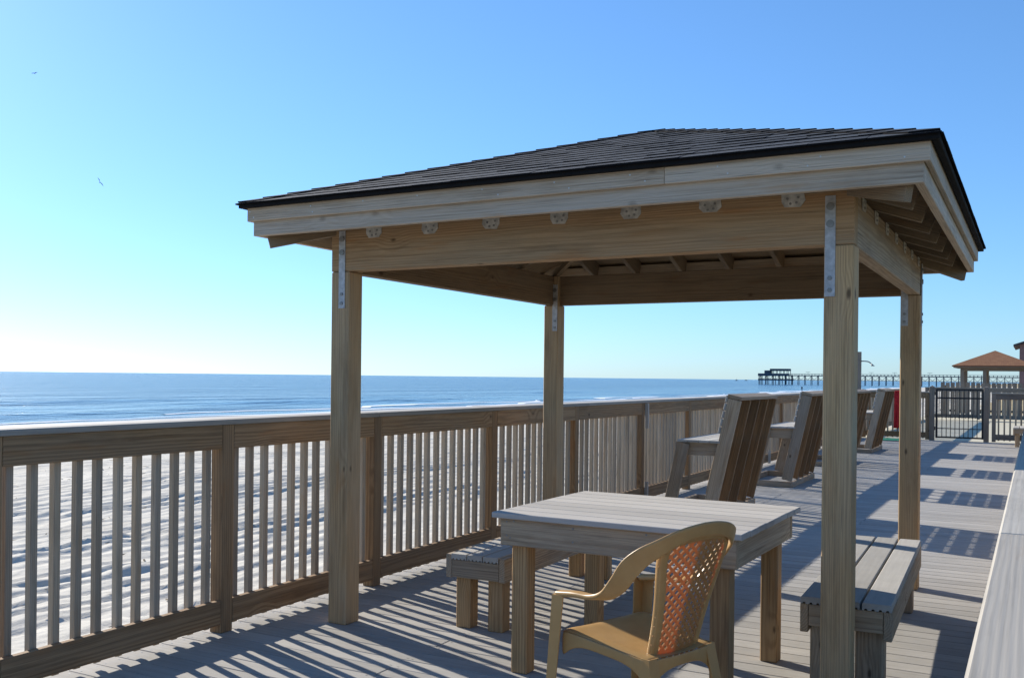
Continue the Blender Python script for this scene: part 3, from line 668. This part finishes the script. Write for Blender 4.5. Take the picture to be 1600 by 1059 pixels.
# ------------------------------------------------------------------ high wooden seats that face the sea
def high_seat(name, label, y):
    t = thing(name, label, 'high seat', (-3.2 + random.uniform(-.02, .02), y, 0), random.uniform(-.022, .022), 'high wooden seats facing the sea'); W_ = 1.56
    bx = lambda z: -2.955 + 3.2 + (z - 0.08) * 0.222        # rear edge of the back at height z (local x)
    lean = Vector((0.222, 0, 1)).normalized(); nrm = Vector((lean.z, 0, -lean.x))
    for k in range(5):
        yy = 0.019 + k * (W_ - 0.038) / 4
        p0 = Vector((bx(0.085), yy, 0.085)) - nrm * 0.07; p1 = Vector((bx(1.27), yy, 1.27)) - nrm * 0.07
        board('back_stud', p0, p1, 0.14, 0.038, nrm, 'chair' if k == 0 else 'stud', t, t)
    for z in np.arange(0.93, 1.27, 0.083):                  # slats on the front of the back
        q = Vector((bx(z), 0, z)) - nrm * (0.14 + 0.014)
        board('back_slat', q + Vector((0, 0.0, 0)), q + Vector((0, W_, 0)), 0.074, 0.024, lean, 'seatboard', t, t)
    tp = Vector((bx(1.295), 0, 1.295)) - nrm * 0.075
    board('top_board', tp, tp + Vector((0, W_, 0)), 0.15, 0.036, nrm, 'chair', t, t)
    sx0 = bx(0.85) - 0.60
    for k in range(4):
        x = sx0 + 0.065 + k * 0.118
        board('seat_slat', (x, -0.01, 0.835), (x, W_ + .01, 0.835), 0.112, 0.026, (1, 0, 0), 'seatboard', t, t)
    for yy in (0.060, W_ / 2, W_ - 0.060):
        board('seat_rail', (sx0 + 0.05, yy, 0.752), (bx(0.75) - 0.10, yy, 0.752), 0.138, 0.036, (0, 0, 1), 'chair', t, t)
    for yy in (0.019, W_ - 0.019):
        p0 = Vector((sx0 - 0.165 + 0.075, yy, 0.085)); p1 = p0 + lean * 0.748
        board('front_leg', p0, p1, 0.135, 0.038, nrm, 'chair', t, t)
        board('base_runner', (sx0 - 0.25, yy, 0.041), (bx(0.08) - 0.02, yy, 0.041), 0.080, 0.038, (0, 0, 1), 'chair', t, t)
    board('base_crosspiece', (bx(0.08), 0.0, 0.041), (bx(0.08), W_, 0.041), 0.080, 0.038, (0, 0, 1), 'chair', t, t)
    board('base_crosspiece', (sx0 - 0.27, 0.0, 0.041), (sx0 - 0.27, W_, 0.041), 0.080, 0.038, (0, 0, 1), 'chair', t, t)
    fr = sx0 - 0.05
    board('front_rail', (fr + 0.04, 0.04, 0.755), (fr + 0.04, W_ - 0.04, 0.755), 0.13, 0.036, (0, 0, 1), 'chair', t, t)
for i, (y, lab) in enumerate(((9.95, 'high slatted wooden seat nearest the table, seen over its far edge'), (13.6, 'second high wooden seat from the table, just left of the front right post'),
                              (17.3, 'third high wooden seat, mostly hidden behind the front right post'), (21.0, 'farthest high wooden seat, between the two right pavilion posts'))):
    high_seat('high_seat', lab, y)

# ------------------------------------------------------------------ tan plastic armchair
pc = thing('plastic_chair', 'tan moulded plastic armchair with a lattice back, drawn up to the table', 'chair', (-1.44, 3.82, 0), math.radians(160 - 90))
def catmull(pts, n):
    pts = [Vector(p) for p in pts]; P_ = [pts[0] * 2 - pts[1]] + pts + [pts[-1] * 2 - pts[-2]]; out = []
    for i in range(1, len(P_) - 2):
        for k in range(n):
            t = k / n; a, b, c, d = P_[i - 1:i + 3]
            out.append(0.5 * ((2 * b) + (c - a) * t + (2 * a - 5 * b + 4 * c - d) * t * t + (3 * b - a - 3 * c + d) * t ** 3))
    out.append(P_[-2]); return out
def interp(vals, n):
    return [v.x for v in catmull([(v, 0, 0) for v in vals], n)]
def sweep(path, prof, wid, side, n=8):
    """sweep a channel profile [(a,b)] (a across, scaled by wid; b along the outward normal) along the path; side = reference across-vector per control point"""
    cp = catmull(path, n); ws = interp(wid, n); sd = catmull(side, n); vs, fs = [], []; m = len(prof)
    for i, c in enumerate(cp):
        tg = (cp[min(i + 1, len(cp) - 1)] - cp[max(i - 1, 0)]).normalized(); a = (sd[i] - tg * sd[i].dot(tg)).normalized(); b = tg.cross(a)
        vs += [c + a * (q[0] * ws[i]) + b * q[1] for q in prof]
        if i: fs += [[(i - 1) * m + j, (i - 1) * m + (j + 1) % m, i * m + (j + 1) % m, i * m + j] for j in range(m)]
    fs += [list(range(m))[::-1], list(range(len(vs) - m, len(vs)))]
    return vs, fs
def smoothpart(name, vs, fs, parent=pc, sub=1, solid=0.0):
    me = fixn(mesh_from(vs, fs, True)); o = part(name, me, 'tan', parent, pc)
    if solid: m_ = o.modifiers.new('solid', 'SOLIDIFY'); m_.thickness = solid; m_.offset = 0
    if sub: m_ = o.modifiers.new('sub', 'SUBSURF'); m_.levels = sub; m_.render_levels = sub
    return o
def B(x, v):
    """point of the back's surface: x across, v up from the seat"""
    return Vector((x, -0.178 - 0.140 * v - 0.012 * v * v + 0.035 * (abs(x) / 0.22) ** 2, 0.385 + 0.530 * v))
def band(path, side, wid, thick, n=8):
    cp = catmull(path, n); ws = interp(wid, n); th = interp(thick, n); sd = catmull(side, n); vs, fs = [], []
    prof = [(-1, .0), (-.93, .42), (-.6, .5), (0, .52), (.6, .5), (.93, .42), (1, 0), (.93, -.42), (.6, -.5), (0, -.52), (-.6, -.5), (-.93, -.42)]; m = len(prof)
    for i, c in enumerate(cp):
        tg = (cp[min(i + 1, len(cp) - 1)] - cp[max(i - 1, 0)]).normalized(); a = (sd[i] - tg * sd[i].dot(tg)).normalized(); b = tg.cross(a)
        vs += [c + a * (q[0] * ws[i]) + b * (q[1] * th[i]) for q in prof]
        if i: fs += [[(i - 1) * m + j, (i - 1) * m + (j + 1) % m, i * m + (j + 1) % m, i * m + j] for j in range(m)]
    fs += [list(range(m))[::-1], list(range(len(vs) - m, len(vs)))]; return vs, fs
ap = [(-.262, .245, .590), (-.268, .13, .607), (-.272, .04, .612), (-.279, -.045, .634), (-.285, -.115, .690), (-.287, -.175, .762), (-.275, -.232, .814), (-.238, -.280, .850), (-.165, -.312, .885), (-.080, -.330, .904), (0, -.336, .909)]
sd_ = [(1, 0, 0), (1, 0, -.02), (1, 0, -.12), (.85, -.15, -.45), (.62, -.45, -.65), (.50, -.45, -.72), (.50, -.25, -.80), (.40, -.05, -.90), (.22, .1, -.95), (.1, .15, -1), (0, .15, -1)]
wd_ = [.027, .028, .028, .033, .040, .043, .040, .036, .032, .030, .030]; th_ = [.026, .024, .022, .020, .018, .016, .015, .015, .015, .015, .015]
ap = ap + [(-x, y, z) for x, y, z in ap[-2::-1]]
sd_ = [Vector(v) for v in sd_]; sd_ = sd_ + [Vector((-v.x, v.y, v.z)) for v in sd_[-2::-1]]
vs, fs = band(ap, sd_, wd_ + wd_[-2::-1], th_ + th_[-2::-1]); smoothpart('arm_band', vs, fs)
def loft(secs, closed=True):
    m = len(secs[0]); vs = [Vector(p) for s_ in secs for p in s_]; fs = []
    for i in range(1, len(secs)): fs += [[(i - 1) * m + j, (i - 1) * m + (j + 1) % m, i * m + (j + 1) % m, i * m + j] for j in range(m)]
    fs += [list(range(m))[::-1], list(range(len(vs) - m, len(vs)))]; return vs, fs
# seat: a shallow dished shell with a rolled front lip
NU, NV = 15, 15; vs, fs = [], []
def seat_pt(u, v):
    hw = 0.205 + 0.058 * (v * .5 + .5); x = u * hw; y = -0.205 + (v * .5 + .5) * 0.435
    z = 0.430 + 0.026 * v - 0.018 * (1 - u * u) * (1 - (v * .6 + .1) ** 2)
    if v > 0.8: z -= 0.016 * ((v - .8) / .2) ** 2
    if abs(u) > 0.86: z -= 0.012 * ((abs(u) - .86) / .14) ** 2
    return (x, y, z)
for i in range(NU):
    for j in range(NV): vs.append(seat_pt(-1 + 2 * i / (NU - 1), -1 + 2 * j / (NV - 1)))
for i in range(NU - 1):
    for j in range(NV - 1): a = i * NV + j; fs.append((a, a + NV, a + NV + 1, a + 1))
smoothpart('seat', vs, fs, sub=1, solid=0.005)
# skirts below the seat: arched side, front and rear panels
def skirt(name, f, n=16, depth=lambda t: 0.05):
    vs, fs = [], []
    for i in range(n + 1):
        t = i / n; p = Vector(f(t)); d = depth(t)
        vs += [p, p - Vector((0, 0, d * .5)), p - Vector((0, 0, d))]
        if i: k = 3 * i; fs += [(k - 3, k, k + 1, k - 2), (k - 2, k + 1, k + 2, k - 1)]
    smoothpart(name, vs, fs, sub=1, solid=0.005)
arch = lambda t: 0.042 + 0.075 * (abs(2 * t - 1) ** 4)
for sx in (-1, 1):
    skirt('seat_skirt', lambda t: (sx * (0.207 + 0.057 * t), -0.205 + 0.42 * t, 0.394 + 0.050 * t), depth=arch)
skirt('seat_skirt', lambda t: (-.245 + .49 * t, 0.226, 0.438), depth=lambda t: 0.045 + 0.07 * abs(2 * t - 1) ** 3)
skirt('seat_skirt', lambda t: (-.205 + .41 * t, -0.206 - 0.02 * math.sin(math.pi * t), 0.398), depth=lambda t: 0.045 + 0.09 * abs(2 * t - 1) ** 3)
# legs: angle-section, tapering and splayed
def leg(top, bot, w0, w1, sx, sy):
    secs = []
    for t in np.linspace(0, 1, 7):
        c = Vector(top).lerp(Vector(bot), t); w_ = w0 + (w1 - w0) * t; th = 0.005
        q = [(0, 0), (-sx * w_, 0), (-sx * w_, -sy * th), (-sx * th, -sy * th), (-sx * th, -sy * w_), (0, -sy * w_)]
        secs.append([c + Vector((a, b, 0)) for a, b in q])
    vs, fs = loft(secs); me = fixn(mesh_from(vs, fs)); part('leg', me, 'tan', pc, pc)
for sx in (-1, 1):
    leg((sx * .291, .252, .590), (sx * .302, .290, 0.0), .066, .048, sx, 1)
    leg((sx * .210, -.212, .400), (sx * .245, -.285, 0.0), .062, .042, sx, -1)
# back: a wide moulded border round a lattice of diamond holes
outl = [(-.150, -.03), (-.155, .12), (-.163, .28), (-.178, .45), (-.198, .62), (-.212, .75), (-.210, .85), (-.175, .93), (-.095, .965), (0, .975)]
outl = outl + [(-x, v) for x, v in outl[-2::-1]]
path, sides = [], []
for i, (x, v) in enumerate(outl):
    a = outl[max(i - 1, 0)]; b = outl[min(i + 1, len(outl) - 1)]
    tx, tv = (b[0] - a[0]), (b[1] - a[1]) * .53; L_ = math.hypot(tx, tv); nx_, nv_ = -tv / L_, tx / L_      # outward in the surface
    q = B(x - nx_ * .020, v - nv_ * .020 / .53); path.append(q); sides.append(B(x, v) - q)
vs, fs = sweep(path, [(-1, -.004), (-1, .004), (-.2, .005), (.75, .008), (1.0, -.002), (1.0, -.020), (.86, -.020), (.80, -.002), (-.2, -.004)], [.021] * len(path), sides, 6)
smoothpart('back_border', vs, fs)
vs, fs = [], []
def inside(x, v, m):
    v = max(v, 0.0); vv_ = [p[1] for p in outl[:10]]; xx_ = [-p[0] for p in outl[:10]]
    return v < .975 - m / .53 and abs(x) < np.interp(v, vv_, xx_) - m
DXc, DVc = 0.0235, 0.0365
for r_ in range(0, 29):
    for c in range(-12, 13):
        if (r_ + c) % 2: continue
        x, v = c * DXc * (0.80 + 0.30 * r_ / 30), r_ * DVc; dx = DXc * (0.80 + 0.30 * r_ / 30); dxu = DXc * (0.80 + 0.30 * (r_ + 1) / 30) * c; dxd = DXc * (0.80 + 0.30 * (r_ - 1) / 30) * c
        if not inside(x, v, 0.018): continue
        cor = [(x - dx, v), (dxd, v - DVc), (x + dx, v), (dxu, v + DVc)]
        ou = [B(a, max(b, -0.03)) for a, b in cor]; b0 = len(vs)
        if r_ < 2 or not inside(x, v, 0.037): vs += ou; fs.append((b0, b0 + 1, b0 + 2, b0 + 3))
        else:
            k_ = 0.52
            vs += ou + [B(x + (a - x) * 0.56, v + (b - v) * 0.66) for a, b in cor]
            fs += [(b0 + i, b0 + (i + 1) % 4, b0 + 4 + (i + 1) % 4, b0 + 4 + i) for i in range(4)]
me = mesh_from(vs, fs); bm = bmesh.new(); bm.from_mesh(me); bmesh.ops.remove_doubles(bm, verts=bm.verts, dist=0.0006)
bmesh.ops.recalc_face_normals(bm, faces=bm.faces); bm.to_mesh(me); bm.free()
lat = part('back_lattice', me, 'tanthin', pc, pc); md = lat.modifiers.new('solid', 'SOLIDIFY'); md.thickness = 0.0065; md.offset = 0

# ------------------------------------------------------------------ small things along the deck
sh = thing('outdoor_shower', 'wooden shower post with a curved pipe and shower head beside the beach railing', 'shower', (-3.98, 25.9, 0))
board('post', (0, 0, 0), (0, 0, 2.24), 0.12, 0.12, (0, 1, 0), 'greyfence', sh, sh)
def tube(path, r, n=8, sub=6):
    cp = catmull(path, sub); vs, fs = [], []
    for i, c in enumerate(cp):
        tg = (cp[min(i + 1, len(cp) - 1)] - cp[max(i - 1, 0)]).normalized(); a = tg.orthogonal().normalized() if i == 0 else (a - tg * a.dot(tg)).normalized(); b = tg.cross(a)
        vs += [c + (a * math.cos(2 * math.pi * k / n) + b * math.sin(2 * math.pi * k / n)) * r for k in range(n)]
        if i: fs += [[(i - 1) * n + j, (i - 1) * n + (j + 1) % n, i * n + (j + 1) % n, i * n + j] for j in range(n)]
    fs += [list(range(n))[::-1], list(range(len(vs) - n, len(vs)))]; return vs, fs
vs, fs = tube([(.06, 0, 2.0), (.14, 0, 2.0), (.24, 0, 1.985), (.31, 0, 1.93)], .014); part('pipe', fixn(mesh_from(vs, fs, True)), 'bolt', sh, sh)
vs, fs = loft([[(.31 + .02 * k + rr2 * math.cos(a), rr2 * math.sin(a), 1.935 - .03 * k) for a in np.linspace(0, 2 * math.pi, 10, endpoint=False)] for k, rr2 in enumerate((.018, .03, .045))])
part('shower_head', fixn(mesh_from(vs, fs, True)), 'bolt', sh, sh)
tw = thing('towel', 'red towel hanging on the railing left of the black gate', 'towel', (-3.08, 26.93, 0), -math.pi / 2)
vs, fs = [], []
nx, nz = 24, 14
for i in range(nx + 1):
    for j in range(nz + 1):
        u, v = i / nx, j / nz; vs.append((0.012 + 0.03 * (1 + math.sin(u * 19 + v * 1.5)) * (0.25 + .65 * v), -0.16 + 0.30 * u * (1 - .2 * v), 1.22 - 0.95 * v))
for i in range(nx):
    for j in range(nz): a = i * (nz + 1) + j; fs.append((a, a + 1, a + nz + 2, a + nz + 1))
o = part('cloth', mesh_from(vs, fs, True), 'red', tw, tw); md = o.modifiers.new('solid', 'SOLIDIFY'); md.thickness = 0.006
vs, fs = [], []
for i in range(nx + 1):
    for j, (xx, zz) in enumerate(((0.03, 1.215), (0.028, 1.243), (-0.05, 1.246), (-0.165, 1.243), (-0.170, 1.10))): vs.append((xx, -0.16 + .30 * i / nx, zz))
for i in range(nx):
    for j in range(4): a = i * 5 + j; fs.append((a, a + 1, a + 6, a + 5))
o = part('folded_top', mesh_from(vs, fs, True), 'red', tw, tw); md = o.modifiers.new('solid', 'SOLIDIFY'); md.thickness = 0.006
mt = thing('door_mat', 'green mat lying on the deck below the red towel', 'mat', (-3.2, 26.2, 0))
vs, fs = [], []
for i in range(15):
    for j in range(9): vs.append((-.35 + .05 * i, -.5 + .125 * j, 0.012 + 0.012 * random.random() * (1 if i in (0, 14) or j in (0, 8) else .3)))
for i in range(14):
    for j in range(8): a = i * 9 + j; fs.append((a, a + 9, a + 10, a + 1))
o = part('mat_body', mesh_from(vs, fs, True), 'green', mt, mt); md = o.modifiers.new('solid', 'SOLIDIFY'); md.thickness = 0.012

# ------------------------------------------------------------------ beyond the deck
p2 = thing('far_pavilion', 'small pavilion with a brown hip roof beyond the picket fence', 'pavilion', (-2.2, 67.0, 0))
for x in (-1.75, -0.5, 1.75):
    for y in (-1.75, 1.75): board('post', (x, y, -0.9), (x, y, 2.25), 0.2, 0.2, (0, 1, 0), 'greyfence', p2, p2)
for s_ in (-1, 1):
    board('beam', (-1.85, s_ * 1.75, 2.30), (1.85, s_ * 1.75, 2.30), 0.2, 0.15, (0, 0, 1), 'greyfence', p2, p2)
    board('beam', (s_ * 1.75, -1.66, 2.30), (s_ * 1.75, 1.66, 2.30), 0.2, 0.15, (0, 0, 1), 'greyfence', p2, p2)
    board('fascia_board', (-2.22, s_ * 2.2, 2.44), (2.22, s_ * 2.2, 2.44), 0.15, 0.05, (0, 0, 1), 'greyfence', p2, p2)
    board('fascia_board', (s_ * 2.2, -2.17, 2.44), (s_ * 2.2, 2.17, 2.44), 0.15, 0.05, (0, 0, 1), 'greyfence', p2, p2)
vs = [(-2.3, -2.3, 2.50), (2.3, -2.3, 2.50), (2.3, 2.3, 2.50), (-2.3, 2.3, 2.50), (0, 0, 3.47)]; vs += [(x, y, z - 0.06) for x, y, z in vs]
part('roof', fixn(mesh_from(vs, [(0, 1, 4), (1, 2, 4), (2, 3, 4), (3, 0, 4), (6, 5, 9), (7, 6, 9), (8, 7, 9), (5, 8, 9), (0, 5, 6, 1), (1, 6, 7, 2), (2, 7, 8, 3), (3, 8, 5, 0)])), 'brownroof', p2, p2)

hs = thing('beach_house', 'dull red sided building cut off by the right edge of the photo', 'building', (4.72, 100, 0))
vs, fs = prism([(-6.0, 0, -1), (8, 0, -1), (8, 10, -1), (-6.0, 10, -1)], (0, 0, 6.0)); part('wall', fixn(mesh_from(vs, fs)), 'siding', hs, hs)
vs, fs = prism([(-6.5, -.5, 4.98), (1.0, -.5, 7.6), (8.5, -.5, 4.98), (8.5, -.5, 4.8), (1, -.5, 7.4), (-6.5, -.5, 4.8)], (0, 11.6, 0)); part('roof', fixn(mesh_from(vs, fs)), 'hroof', hs, hs)
vs, fs = prism([(-6, 0.01, 4.95), (8, 0.01, 4.95), (1, .01, 7.3)], (0, 9.9, 0)); part('gable', fixn(mesh_from(vs, fs)), 'siding', hs, hs)
for x in (-4, 0, 4):
    for z in (0.6, 3.0):
        wn = board('window', (x, -.02, z), (x, -.02, z + 1.3), 1.0, 0.08, (1, 0, 0), 'white', hs, hs); board('pane', (x, -.07, z + .1), (x, -.07, z + 1.2), 0.8, 0.02, (1, 0, 0), 'glass', wn, hs)

# pier
PY, PX0, PX1 = 790.0, -198.5, -8.0
pr = thing('pier', 'long timber fishing pier on tall piles with a pavilion house at its seaward end', 'pier', (PX0, PY, SEA))
DZ = 5.0                                                     # deck height (world z)
board('pier_deck', (PX0, PY, DZ), (PX1, PY, DZ), 5.0, 0.7, (0, 1, 0), 'pier', pr, bev=0)
for dy in (-2.4, 2.4):
    board('hand_rail', (PX0, PY + dy, DZ + 1.4), (PX1, PY + dy, DZ + 1.4), 0.25, 0.2, (0, 0, 1), 'pier', pr, bev=0)
    x = PX0
    while x <= PX1: board('rail_post', (x, PY + dy, DZ + .3), (x, PY + dy, DZ + 1.4), 0.25, 0.2, (1, 0, 0), 'pier', pr, bev=0); x += 2.6
xs_ = np.arange(PX0 + 0.5, PX1, 5.1)
for i, x in enumerate(xs_):
    for dy in (-2.2, 2.2):
        board('pile', (x, PY + dy, SEA - 1.5), (x, PY + dy, DZ - 0.4), 0.42, 0.42, (1, 0, 0), 'pier', pr, bev=0)
    board('pile_cap', (x, PY - 2.6, DZ - 0.6), (x, PY + 2.6, DZ - .6), 0.45, 0.45, (0, 0, 1), 'pier', pr, bev=0)
    board('cross_brace', (x, PY - 2.2, 1.0), (x, PY + 2.2, 4.2), 0.28, 0.12, (0, 0, 1), 'pier', pr, bev=0)
    if i + 1 < len(xs_):
        board('cross_brace', (x, PY - 2.5, 1.6), (xs_[i + 1], PY - 2.5, 1.6), 0.28, 0.14, (0, 0, 1), 'pier', pr, bev=0)
        board('cross_brace', (x, PY - 2.5, 4.3), (x + 2.5, PY - 2.5, 1.7), 0.25, 0.12, (1, 0, 0), 'pier', pr, bev=0)
        board('cross_brace', (xs_[i + 1], PY - 2.5, 4.3), (x + 2.6, PY - 2.5, 1.7), 0.25, 0.12, (1, 0, 0), 'pier', pr, bev=0)
HX0 = PX0                                                    # platform and house at the sea end
board('lower_platform', (HX0, PY, 1.6), (HX0 + 26, PY, 1.6), 12.0, 1.3, (0, 1, 0), 'pier', pr, bev=0)
board('upper_platform', (HX0, PY, DZ), (HX0 + 25, PY, DZ), 13.0, 0.9, (0, 1, 0), 'pier', pr, bev=0)
for x in np.arange(HX0 + 0.6, HX0 + 25, 2.7):
    for dy in (-5.6, 5.6): board('pile', (x, PY + dy, SEA - 1.5), (x, PY + dy, DZ), 0.4, 0.4, (1, 0, 0), 'pier', pr, bev=0)
board('platform_railing', (HX0, PY - 6.3, DZ + 1.0), (HX0 + 25, PY - 6.3, DZ + 1.0), 1.2, 0.15, (0, 0, 1), 'pier', pr, bev=0)
board('pier_house', (HX0 + 4.5, PY, DZ + 2.0), (HX0 + 9.0, PY, DZ + 2.0), 4.2, 7.0, (0, 0, 1), 'pier', pr, bev=0)
board('shelter_roof', (HX0 + 9.0, PY, DZ + 4.6), (HX0 + 24.2, PY, DZ + 4.6), 1.8, 9.0, (0, 0, 1), 'pierroof', pr, bev=0.3)
for x in np.linspace(HX0 + 9.4, HX0 + 23.8, 6):
    for dy in (-4.2, 4.2): board('shelter_post', (x, PY + dy, DZ + .4), (x, PY + dy, DZ + 3.8), 0.4, 0.4, (1, 0, 0), 'pier', pr, bev=0)
for x in (-160, -147, -130, -112, -95, -70, -45): 
    board('lamp_arm', (x, PY, DZ + .3), (x, PY, DZ + 2.9), 0.16, 0.16, (1, 0, 0), 'pier', pr, bev=0); board('lamp_arm', (x - 1.8, PY, DZ + 2.9), (x + 1.8, PY, DZ + 2.9), 0.2, 0.3, (0, 0, 1), 'pier', pr, bev=0)

# person far down the beach, standing, seen from behind
def skin_body(name, verts, edges, rad, mat, parent, root):
    me = bpy.data.meshes.new('m'); me.from_pydata(verts, edges, []); me.update(); me.materials.append(M[mat])
    o = bpy.data.objects.new(name, me); sk = o.modifiers.new('skin', 'SKIN'); sb = o.modifiers.new('sub', 'SUBSURF'); sb.levels = 1; sb.render_levels = 1
    if not me.skin_vertices: me.skin_vertices.new()
    for i, r_ in enumerate(rad): me.skin_vertices[0].data[i].radius = r_ if isinstance(r_, tuple) else (r_, r_)
    me.skin_vertices[0].data[0].use_root = True
    return link(o, parent, WM[root.name])
pe = thing('person', 'person in dark clothing standing far down the beach near the water', 'person', (-64.6, 310.0, float(beach_z(np.array([[-61.0]]), np.array([[310.0]]))[0, 0])), 0.3)
vv = [(0, 0, .95), (0, 0, 1.15), (0, 0, 1.42), (0, .01, 1.53), (0, .02, 1.62), (0, .01, 1.74), (-.1, 0, .88), (-.11, .01, .48), (-.12, 0, .06), (-.12, .12, .03), (.1, 0, .88), (.12, .02, .48), (.13, 0, .06), (.13, .12, .03),
      (-.19, 0, 1.40), (-.25, .01, 1.12), (-.24, .08, .88), (.19, 0, 1.40), (.25, .01, 1.12), (.24, .08, .88)]
ee = [(0, 1), (1, 2), (2, 3), (3, 4), (4, 5), (0, 6), (6, 7), (7, 8), (8, 9), (0, 10), (10, 11), (11, 12), (12, 13), (2, 14), (14, 15), (15, 16), (2, 17), (17, 18), (18, 19)]
rd = [(.16, .11), (.15, .10), (.17, .10), .055, (.08, .09), (.085, .095), .085, .06, .045, .035, .085, .06, .045, .035, .06, .045, .035, .06, .045, .035]
skin_body('body', vv, ee, rd, 'cloth', pe, pe)

# gulls
def gull(loc, rz, roll, label, sc=1.0):
    t = thing('gull', label, 'bird', loc, rz, 'gulls over the sea')
    body = loft([[(r_ * math.cos(a), y, r_ * math.sin(a)) for a in np.linspace(0, 2 * math.pi, 8, endpoint=False)] for y, r_ in ((-.3, .015), (-.2, .05), (0, .085), (.15, .07), (.22, .05), (.28, .045), (.33, .02))])
    part('body', fixn(mesh_from([v * sc for v in body[0]], body[1], True)), 'gull', t, t)
    for sx in (-1, 1):
        q = [(0.04, .10, .04), (.3, .16, .16), (.68, .02, .10), (.70, -.03, .10), (.3, -.06, .15), (.04, -.12, .03)]
        pts = []
        for x, y, z in q: x2 = x * sx; pts.append(Vector((x2 * math.cos(roll) - z * math.sin(roll), y, x2 * math.sin(roll) + z * math.cos(roll))) * sc)
        vs, fs = prism(pts, (0, 0, 0.02 * sc)); part('wing', fixn(mesh_from(vs, fs)), 'gull', t, t)
    return t
def ray(u, v, dist):
    d = fw + rr * ((u - 800) / 1500.33) - uu * ((v - 588.63) / 1500.33); return Vector((0, 0, CAM_H)) + d * dist
gull(ray(156, 285, 130), 0.9, -1.0, 'dark gull banking with raised wings, the lower of two in the left sky')
gull(ray(54, 115, 210), 0.4, 0.15, 'small gull gliding high in the upper left sky')
# boats on the horizon
def boat(loc, L, label, mast):
    t = thing('boat', label, 'boat', loc, 0.2)
    prof = lambda x: (1 - abs(x) ** 2.5)
    secs = [[(x * L / 2, -L * .13 * prof(x), 1.2), (x * L / 2 * .9, -L * .08 * prof(x), -.2), (x * L / 2 * .9, L * .08 * prof(x), -.2), (x * L / 2, L * .13 * prof(x), 1.2)] for x in (-.98, -.7, -.3, .1, .5, .8, .99)]
    vs, fs = loft(secs); part('hull', fixn(mesh_from(vs, fs)), 'pier', t, t)
    board('cabin', (-L * .2, 0, 1.9), (L * .1, 0, 1.9), 1.5, L * .16, (0, 0, 1), 'pier', t, t, bev=0.1)
    if mast: board('mast', (0, 0, 1.2), (0, 0, mast), .35, .35, (1, 0, 0), 'pier', t, t, bev=0)
q = ray(1151, 592.9, 1); d = (q - Vector((0, 0, CAM_H))); d.z = 0
q = d * 2600; boat((q.x, q.y, SEA), 9, 'tiny boat with a mast on the horizon left of the pier', 7)
q = ray(1166, 592.9, 1); d = (q - Vector((0, 0, CAM_H))); d.z = 0
q = d * 3000; boat((q.x, q.y, SEA), 12, 'tiny low boat on the horizon just left of the pier end', 0)
